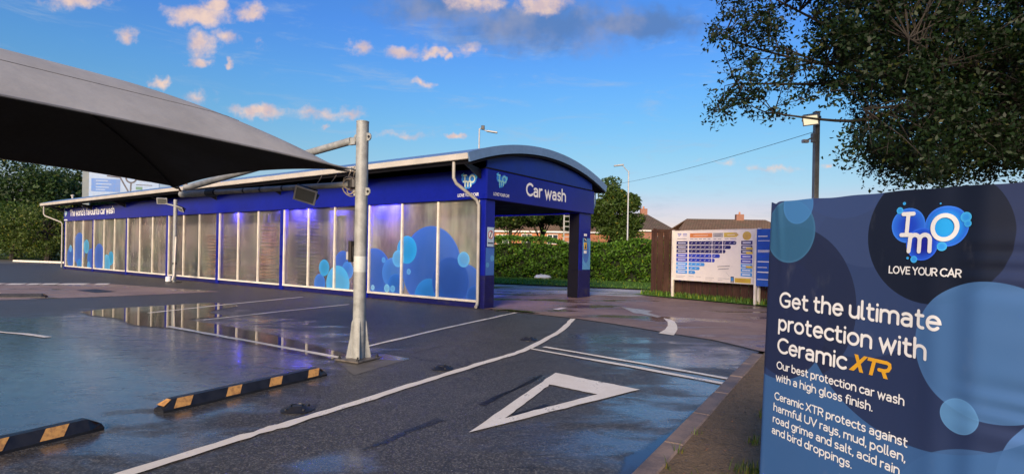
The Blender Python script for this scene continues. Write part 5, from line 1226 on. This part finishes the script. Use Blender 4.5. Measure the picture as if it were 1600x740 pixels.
# ================================================================== houses
def brick_material(name, c1, c2, mortar):
    m, t, out = material(name); v = tc(t, 'Object'); x = t.sep(v); b = t.new('ShaderNodeTexBrick')
    t.put(b.inputs['Vector'], t.comb(t.math('ADD', x[0], x[1]), x[2], 0)); b.inputs['Scale'].default_value = 1.0
    b.inputs['Brick Width'].default_value = .23; b.inputs['Row Height'].default_value = .075; b.inputs['Mortar Size'].default_value = .008
    for k, c in (('Color1', c1), ('Color2', c2), ('Mortar', mortar)): b.inputs[k].default_value = (*c, 1)
    c = t.mix(t.ramp(t.noise(v, .6, 4), .3, .7, 0, .3), b.outputs[0], tuple(q * .7 for q in c1)); bsdf(t, out, c, .85, 0, .2); return m
def tile_material(name, c1, c2):
    m, t, out = material(name); v = tc(t, 'Object'); x = t.sep(v); b = t.new('ShaderNodeTexBrick')
    t.put(b.inputs['Vector'], t.comb(x[0], t.math('MULTIPLY', x[2], 1.6), 0)); b.inputs['Scale'].default_value = 1.0
    b.inputs['Brick Width'].default_value = .32; b.inputs['Row Height'].default_value = .3; b.inputs['Mortar Size'].default_value = .03
    for k, c in (('Color1', c1), ('Color2', c2), ('Mortar', tuple(q * .45 for q in c1))): b.inputs[k].default_value = (*c, 1)
    c = t.mix(t.ramp(t.noise(v, 1.2, 5), .4, .75, 0, .5), b.outputs[0], (.09, .085, .05)); bsdf(t, out, c, .8, 0, .25); return m
M_BRK = brick_material('red_brick', (.30, .12, .075), (.36, .16, .10), (.30, .25, .21)); M_BRKO = brick_material('orange_brick', (.50, .17, .07), (.58, .22, .09), (.38, .27, .2))
M_TILE = tile_material('brown_tile', (.16, .10, .065), (.20, .13, .085)); M_TILED = tile_material('dark_tile', (.10, .075, .06), (.13, .095, .075))
M_FRAME = simple('window_white', (.72, .70, .66), .4); M_GLS = simple('window_glass', (.04, .05, .06), .08)
def house(name, label, base, rz, w, d, hw, hr, wall, tile, wins, chim, hip=0.0, fascia=True):
    o = empty(name, base, rz); MB().box(-w / 2, w / 2, 0, d, -.1, hw).build('wall', wall, o)
    ov_ = .3; e = .28
    V = [(-w / 2 - e, -ov_, hw - .06), (w / 2 + e, -ov_, hw - .06), (w / 2 + e, d + ov_, hw - .06), (-w / 2 - e, d + ov_, hw - .06), (-w / 2 - e + hip, d / 2, hw + hr), (w / 2 + e - hip, d / 2, hw + hr)]
    V += [(a, b_, c_ + .14) for a, b_, c_ in V]
    Fc = [(0, 1, 5, 4), (2, 3, 4, 5), (6, 10, 11, 7), (8, 11, 10, 9), (0, 6, 7, 1), (2, 8, 9, 3), (0, 4, 10, 6), (4, 3, 9, 10), (1, 7, 11, 5), (5, 11, 8, 2)]
    rf_ = mesh_obj('roof', V, Fc, tile, o)
    if hip < .1:
        for sx in (-1, 1):
            mesh_obj('gable_wall', [(sx * w / 2, 0, hw), (sx * w / 2, d, hw), (sx * w / 2, d / 2, hw + hr - .12), (sx * (w / 2 - .25), 0, hw), (sx * (w / 2 - .25), d, hw), (sx * (w / 2 - .25), d / 2, hw + hr - .12)], [(0, 1, 2), (3, 5, 4), (0, 2, 5, 3), (1, 4, 5, 2), (0, 3, 4, 1)], wall, o)
    MB().box(-w / 2 - .2, w / 2 + .2, -ov_ - .03, -ov_ + .0, hw - .2, hw - .02).build('eaves_board', M_FRAME, o)
    for cx in chim:
        MB().box(cx - .45, cx + .45, d / 2 - .3, d / 2 + .3, hw + hr * .55, hw + hr + .75).build('chimney', wall, rf_)
        MB().lathe([(.12, 0), (.1, .3)], 10, (cx, d / 2, hw + hr + .75)).build('chimney_pot', M_BRKO, rf_)
    for (x, z, ww, hh) in wins:
        f = MB().box(x - ww / 2, x + ww / 2, -.05, -.002, z, z + hh).build('window', M_FRAME, o)
        for k in range(2): MB().box(x - ww / 2 + .06 + k * ww / 2, x - .04 + k * (ww / 2), -.058, -.051, z + .07, z + hh - .07).build('pane', M_GLS, f)
    return tag(o, label, 'house')
b = at(1132, 400, 64); house('brown_roofed_house', 'long low house with a brown tiled roof and chimney above the price board', (b[0] + 1.1, b[1], -.05), R(-3), 12.6, 6, 4.45, 1.5, M_BRK, M_TILE, ((-4, 2.6, 1.6, 1.1), (0, 2.6, 1.6, 1.1), (4, 2.6, 1.6, 1.1)), (1.6,), 1.9)
b = at(1000, 398, 70); house('gabled_brick_house', 'brick house with a dark pitched roof and chimney left of the plank fence', (b[0] - .3, b[1], -.05), R(-2), 8.6, 6.5, 4.75, 2.2, M_BRK, M_TILED, ((-2.5, 2.9, 1.4, 1.1), (2.8, 2.9, 1.4, 1.1)), (1.3,), 3.0)
b = at(868, 394, 68); house('orange_brick_house', 'orange brick house seen over the hedge through the car wash entrance', (b[0] - 1.0, b[1], -.05), R(-6), 15, 7, 4.3, 2.6, M_BRKO, M_TILE, ((-5.6, 2.6, 1.5, 1.2), (-2.6, 2.7, 1.3, 1.2), (.6, 2.7, 1.3, 1.2), (3.6, 2.6, 1.5, 1.2)), (), 0)

# ================================================================== lamps, mast, wire
def street_lamp(label, u, vtop, Y, uarm, varm, seed):
    g = at(u, 394, Y); top = at(u, vtop, Y)[2]; o = empty('street_lamp', (g[0], Y, -.05))
    M_LP = simple('lamp_grey', (.42, .43, .44), .5, .2)
    MB().tube([(0, 0, 0), (0, 0, 1.2), (0, 0, 1.25), (0, 0, top)], [.10, .10, .065, .05], 12).build('column', M_LP, o, True)
    e = Vector(at(uarm, varm, Y)) - Vector((g[0], Y, -.05)); MB().tube(smooth_pts([(0, 0, top - .03), (e.x * .25, 0, top + .02), (e.x, 0, e.z)], 4), .035, 8).build('arm', M_LP, o, True)
    sx = 1 if e.x > 0 else -1
    lamp = MB().box(-.38, .38, -.12, .12, -.05, .06, .03).build('lantern', M_LP, o); lamp.location = (e.x + sx * .3, 0, e.z); lamp.rotation_euler = (0, R(8) * sx, 0)
    return tag(o, label, 'street lamp'), e
street_lamp('grey street lamp beyond the hedge in front of the round tree', 980, 266, 42, 973, 258.5, 1)
l2, e = street_lamp('grey street lamp rising behind the car wash roof', 745.5, 200, 38, 762, 206, 2)
MB().box(-.12, .12, -.1, .1, 0, .28, .02).build('sensor', M_DKMETAL, l2).location = (e.x * .42, 0, e.z + .14)
g = at(885, 394, 41); mast = empty('lattice_mast', (g[0], 41, -.05)); tag(mast, 'grey ladder-like steel mast behind the hedge seen through the entrance', 'mast')
for sx in (-1, 1): MB().box(sx * .22 - .05, sx * .22 + .05, -.05, .05, 0, 6.5).build('upright', M_STEEL, mast)
for i in range(16): MB().box(-.17, .17, -.025, .025, .5 + i * .38, .56 + i * .38).build('rung', M_STEEL, mast)
# lamp pole by the banner
py = 12.0; g = at(1272, 403, py); lp = empty('square_lamp_post', (g[0], py, -.0)); tag(lp, 'square grey post carrying a lit floodlight under the tree', 'lamp post')
ptop = at(1277, 176, py)[2]; M_POST = simple('post_grey', (.34, .34, .32), .6, .2, .2, 6)
MB().box(-.052, .052, -.052, .052, -.06, ptop, .006).build('shaft', M_POST, lp); MB().box(-.06, .06, -.06, .06, ptop, ptop + .02).build('cap', M_POST, lp)
cm = MB().box(-.34, -.20, -.1, -.02, -.035, .035, .01).build('security_camera', simple('camera_white', (.5, .5, .5), .4), lp); cm.location = (0, 0, ptop - .64)
MB().tube([(-.03, -.06, ptop - .52), (-.12, -.06, ptop - .56), (-.24, -.06, ptop - .62)], .016, 8).build('camera_arm', M_POST, lp); MB().box(-.13, -.053, -.10, .0, ptop - .66, ptop - .46, .01).build('junction_box', M_POST, lp)
MB().box(-.16, -.053, -.06, .0, ptop - .24, ptop - .18).build('lamp_bracket', M_POST, lp)
floodlight('lit_floodlight', (g[0] - .20, py - .14, ptop - .19), R(-42), R(30), 1.05, True, 'lit floodlight glowing at the top of the square grey post')
wa = Vector((g[0] - .05, py, ptop - .42)); wb = Vector((mast.location.x, 41, 6.42)); pts = []
for i in range(31):
    f = i / 30; p = wa.lerp(wb, f); p.z -= 1.1 * 4 * f * (1 - f) * .35; pts.append(p)
wire = MB().tube(pts, .006, 5).build('overhead_wire', M_DKMETAL); tag(wire, 'thin overhead wire running from the floodlight post past the car wash roof', 'wire')

# ================================================================== direction sign above the far roof
sy = 52.0; g = at(193, 384, sy); sg = empty('direction_sign', (g[0], sy, -.05), R(14)); tag(sg, 'large pale blue roundabout direction sign above the far car wash roof', 'road sign')
zt, zb = at(193, 258, sy)[2], at(193, 312, sy)[2]; hw = 48 / FPX * sy
M_SGN = simple('sign_pale', (.24, .36, .55), .4); M_SBL = simple('sign_blue', (.02, .15, .48), .4); M_SGR = simple('sign_back_grey', (.14, .18, .20), .5)
MB().box(-hw - .55, -hw + .0, .0, .25, -.0, zt + .2).build('post', M_SGR, sg); MB().box(hw - .35, hw - .1, .07, .3, 0, zt - .1).build('post', M_SGR, sg)
MB().box(-hw, hw, -.05, .06, zb, zt, .01).build('panel', M_SGN, sg)
f = lambda a, b, d=0.0: (a, -.055 - d, b)
MB().box(-hw + .2, -.35, -.062, -.051, zb + .75, zb + 1.95).build('blue_field', M_SBL, sg)
zc = zb + 2.1
put_flat('roundabout_ring', ribbon([(.55 + .42 * math.cos(i * math.pi / 12), zc + .42 * math.sin(i * math.pi / 12)) for i in range(25)], .15, 0), f, M_INK, sg)
for k, pl in enumerate(([(.95, zc - .1), (2.2, zc - .22)], [(.55, zc - .45), (.5, zb + .5)], [(.45, zb + .6), (-.35, zc + .02), (-1.4, zc + .12)], [(.4, zc + .4), (.2, zc + .8)])):
    put_flat('route_line', ribbon(pl, .13, 0), lambda a, b, d, k=k: f(a, b, .003 + .001 * k), M_INK, sg)
for k, (x, z, l) in enumerate(((-2.3, zb + 1.75, .9), (-2.3, zb + 1.45, 1.2), (-2.3, zb + 1.15, 1.0), (-2.3, zb + .92, .7))): put_flat('sign_text', ribbon([(x, z), (x + l, z)], .09, 0), lambda a, b, d: f(a, b, .009), M_SGN, sg)
for k, (x, z, l) in enumerate(((1.0, zb + 1.5, 1.3), (1.0, zb + .9, 1.0), (1.0, zb + .65, .8))): put_flat('sign_text', ribbon([(x, z), (x + l, z)], .07, 0), lambda a, b, d: f(a, b, .004), M_INK, sg)
MB().box(.95, 1.5, -.062, -.051, zb + 1.05, zb + 1.32).build('route_patch', simple('sign_green', (.04, .16, .11), .4), sg)

# ================================================================== small things
bag = empty('litter_bag', (*G(848, 436.5)[:2], .05)); tag(bag, 'crumpled white bag lying on the grass before the hedge', 'litter')
rg = np.random.default_rng(5); mb = MB(); mb.lathe([(.05, .0), (.34, .02), (.40, .10), (.30, .19), (.10, .22)], 14); mb.v = [(x * 1.35 + rg.normal() * .03, y * .8 + rg.normal() * .03, max(0, z + rg.normal() * .018)) for x, y, z in mb.v]
mb.build('bag', M_WHITE, bag, True)
def blades(name, pts, h, mat, rng, w=.012, lean=.5):
    n = len(pts); P = np.asarray(pts, 'f'); a = rng.uniform(0, 6.283, n); hh = h * rng.uniform(.4, 1.2, n); ln = lean * hh * rng.uniform(.2, 1, n)
    dx, dy = np.cos(a), np.sin(a); V = np.empty((n, 5, 3), 'f'); sx, sy_ = -dy * w, dx * w
    V[:, 0] = P + np.stack([-sx, -sy_, 0 * a], 1); V[:, 1] = P + np.stack([sx, sy_, 0 * a], 1)
    m_ = P + np.stack([dx * ln * .35, dy * ln * .35, hh * .6], 1); V[:, 2] = m_ + np.stack([sx, sy_, 0 * a], 1) * .7; V[:, 3] = m_ - np.stack([sx, sy_, 0 * a], 1) * .7
    V[:, 4] = P + np.stack([dx * ln, dy * ln, hh], 1)
    Fc = []
    for i in range(n): Fc += [(5 * i, 5 * i + 1, 5 * i + 2, 5 * i + 3), (5 * i + 3, 5 * i + 2, 5 * i + 4)]
    o = mesh_obj(name, V.reshape(-1, 3), Fc, mat); at_ = o.data.attributes.new('leaf', 'FLOAT', 'FACE'); at_.data.foreach_set('value', np.repeat(rng.uniform(0, 1, n), 2).astype('f')); return o
M_BLADE = leaf_material('grass_blade', (.10, .20, .03), .5, .35, .08)
rg = np.random.default_rng(9); pts = []
for i in range(2600):
    t0 = rg.uniform(-12, 9); off = rg.uniform(0, 1) ** 1.3 * 7.0; p = Vector((-.85, 26.25, .05)) + Vector((.931, -.364, 0)) * t0 + Vector((.364, .931, 0)) * off; pts.append(tuple(p))
tag(blades('verge_grass', pts, .09, M_BLADE, rg, .03), 'mown green grass between forecourt and hedge', 'grass', kind='stuff')
pts = []
for i in range(1500):
    q = FE(rg.uniform(-.2, 9), abs(rg.normal(0, .22)) + .05); pts.append((q[0], q[1], .03))
tag(blades('fence_grass', pts, .17, M_BLADE, rg, .018), 'rough grass growing at the foot of the plank fence', 'grass', kind='stuff')
pts = []
for (u, v, r, n) in ((1168, 738, .06, 110), (1178, 692, .035, 30), (1092, 678, .02, 7), (1064, 708, .02, 9), (1044, 733, .02, 7), (1150, 770, .12, 160), (1186, 650, .03, 14)):
    g = G(u, v, .085)
    for i in range(n): pts.append((g[0] + rg.normal() * r, g[1] + rg.normal() * r, .085))
tag(blades('verge_weeds', pts, .07, leaf_material('weed_blade', (.085, .12, .025), .5, .35, .2), rg, .0035, .9), 'tufts of weeds and grass on the bare soil by the kerb', 'grass', kind='stuff')
# fallen leaves, grit and paper scraps along the wall foot and on the asphalt
def scatter(name, pts, size, mat, rng): return leaves(name, pts, size, mat, None, 3.0, .7, rng)
pts = []; B3 = Matrix.Rotation(ANG, 3, 'Z')
for i in range(420):
    y = rg.uniform(3, 33) if i % 3 else rg.uniform(14, 30); q = P0 + B3 @ Vector((-.02 - abs(rg.normal(0, .16)), y, .014)); pts.append(tuple(q))
tag(scatter('leaf_litter', pts, .07, leaf_material('dead_leaf', (.11, .075, .035), .6, .1, .1), rg), 'dead leaves and grit lying along the foot of the blue wall', 'leaf litter', kind='stuff')
pts = [tuple(G(rg.uniform(300, 1150), rg.uniform(500, 735), .012)) for i in range(46)]
tag(scatter('grit', pts, .018, simple('pale_grit', (.5, .48, .44), .7), rg), 'pale specks of grit scattered over the asphalt', 'grit', kind='stuff')
pts = []
for i in range(1400):
    t0 = rg.uniform(-2, 5.8); pts.append((*K(t0, .16 + abs(rg.normal(0, .5))), .09))
tag(scatter('soil_crumbs', pts, .022, leaf_material('soil_crumb', (.09, .065, .042), .6, .0, .15), rg), 'crumbs of soil and dead leaves on the bare verge', 'soil', kind='stuff')
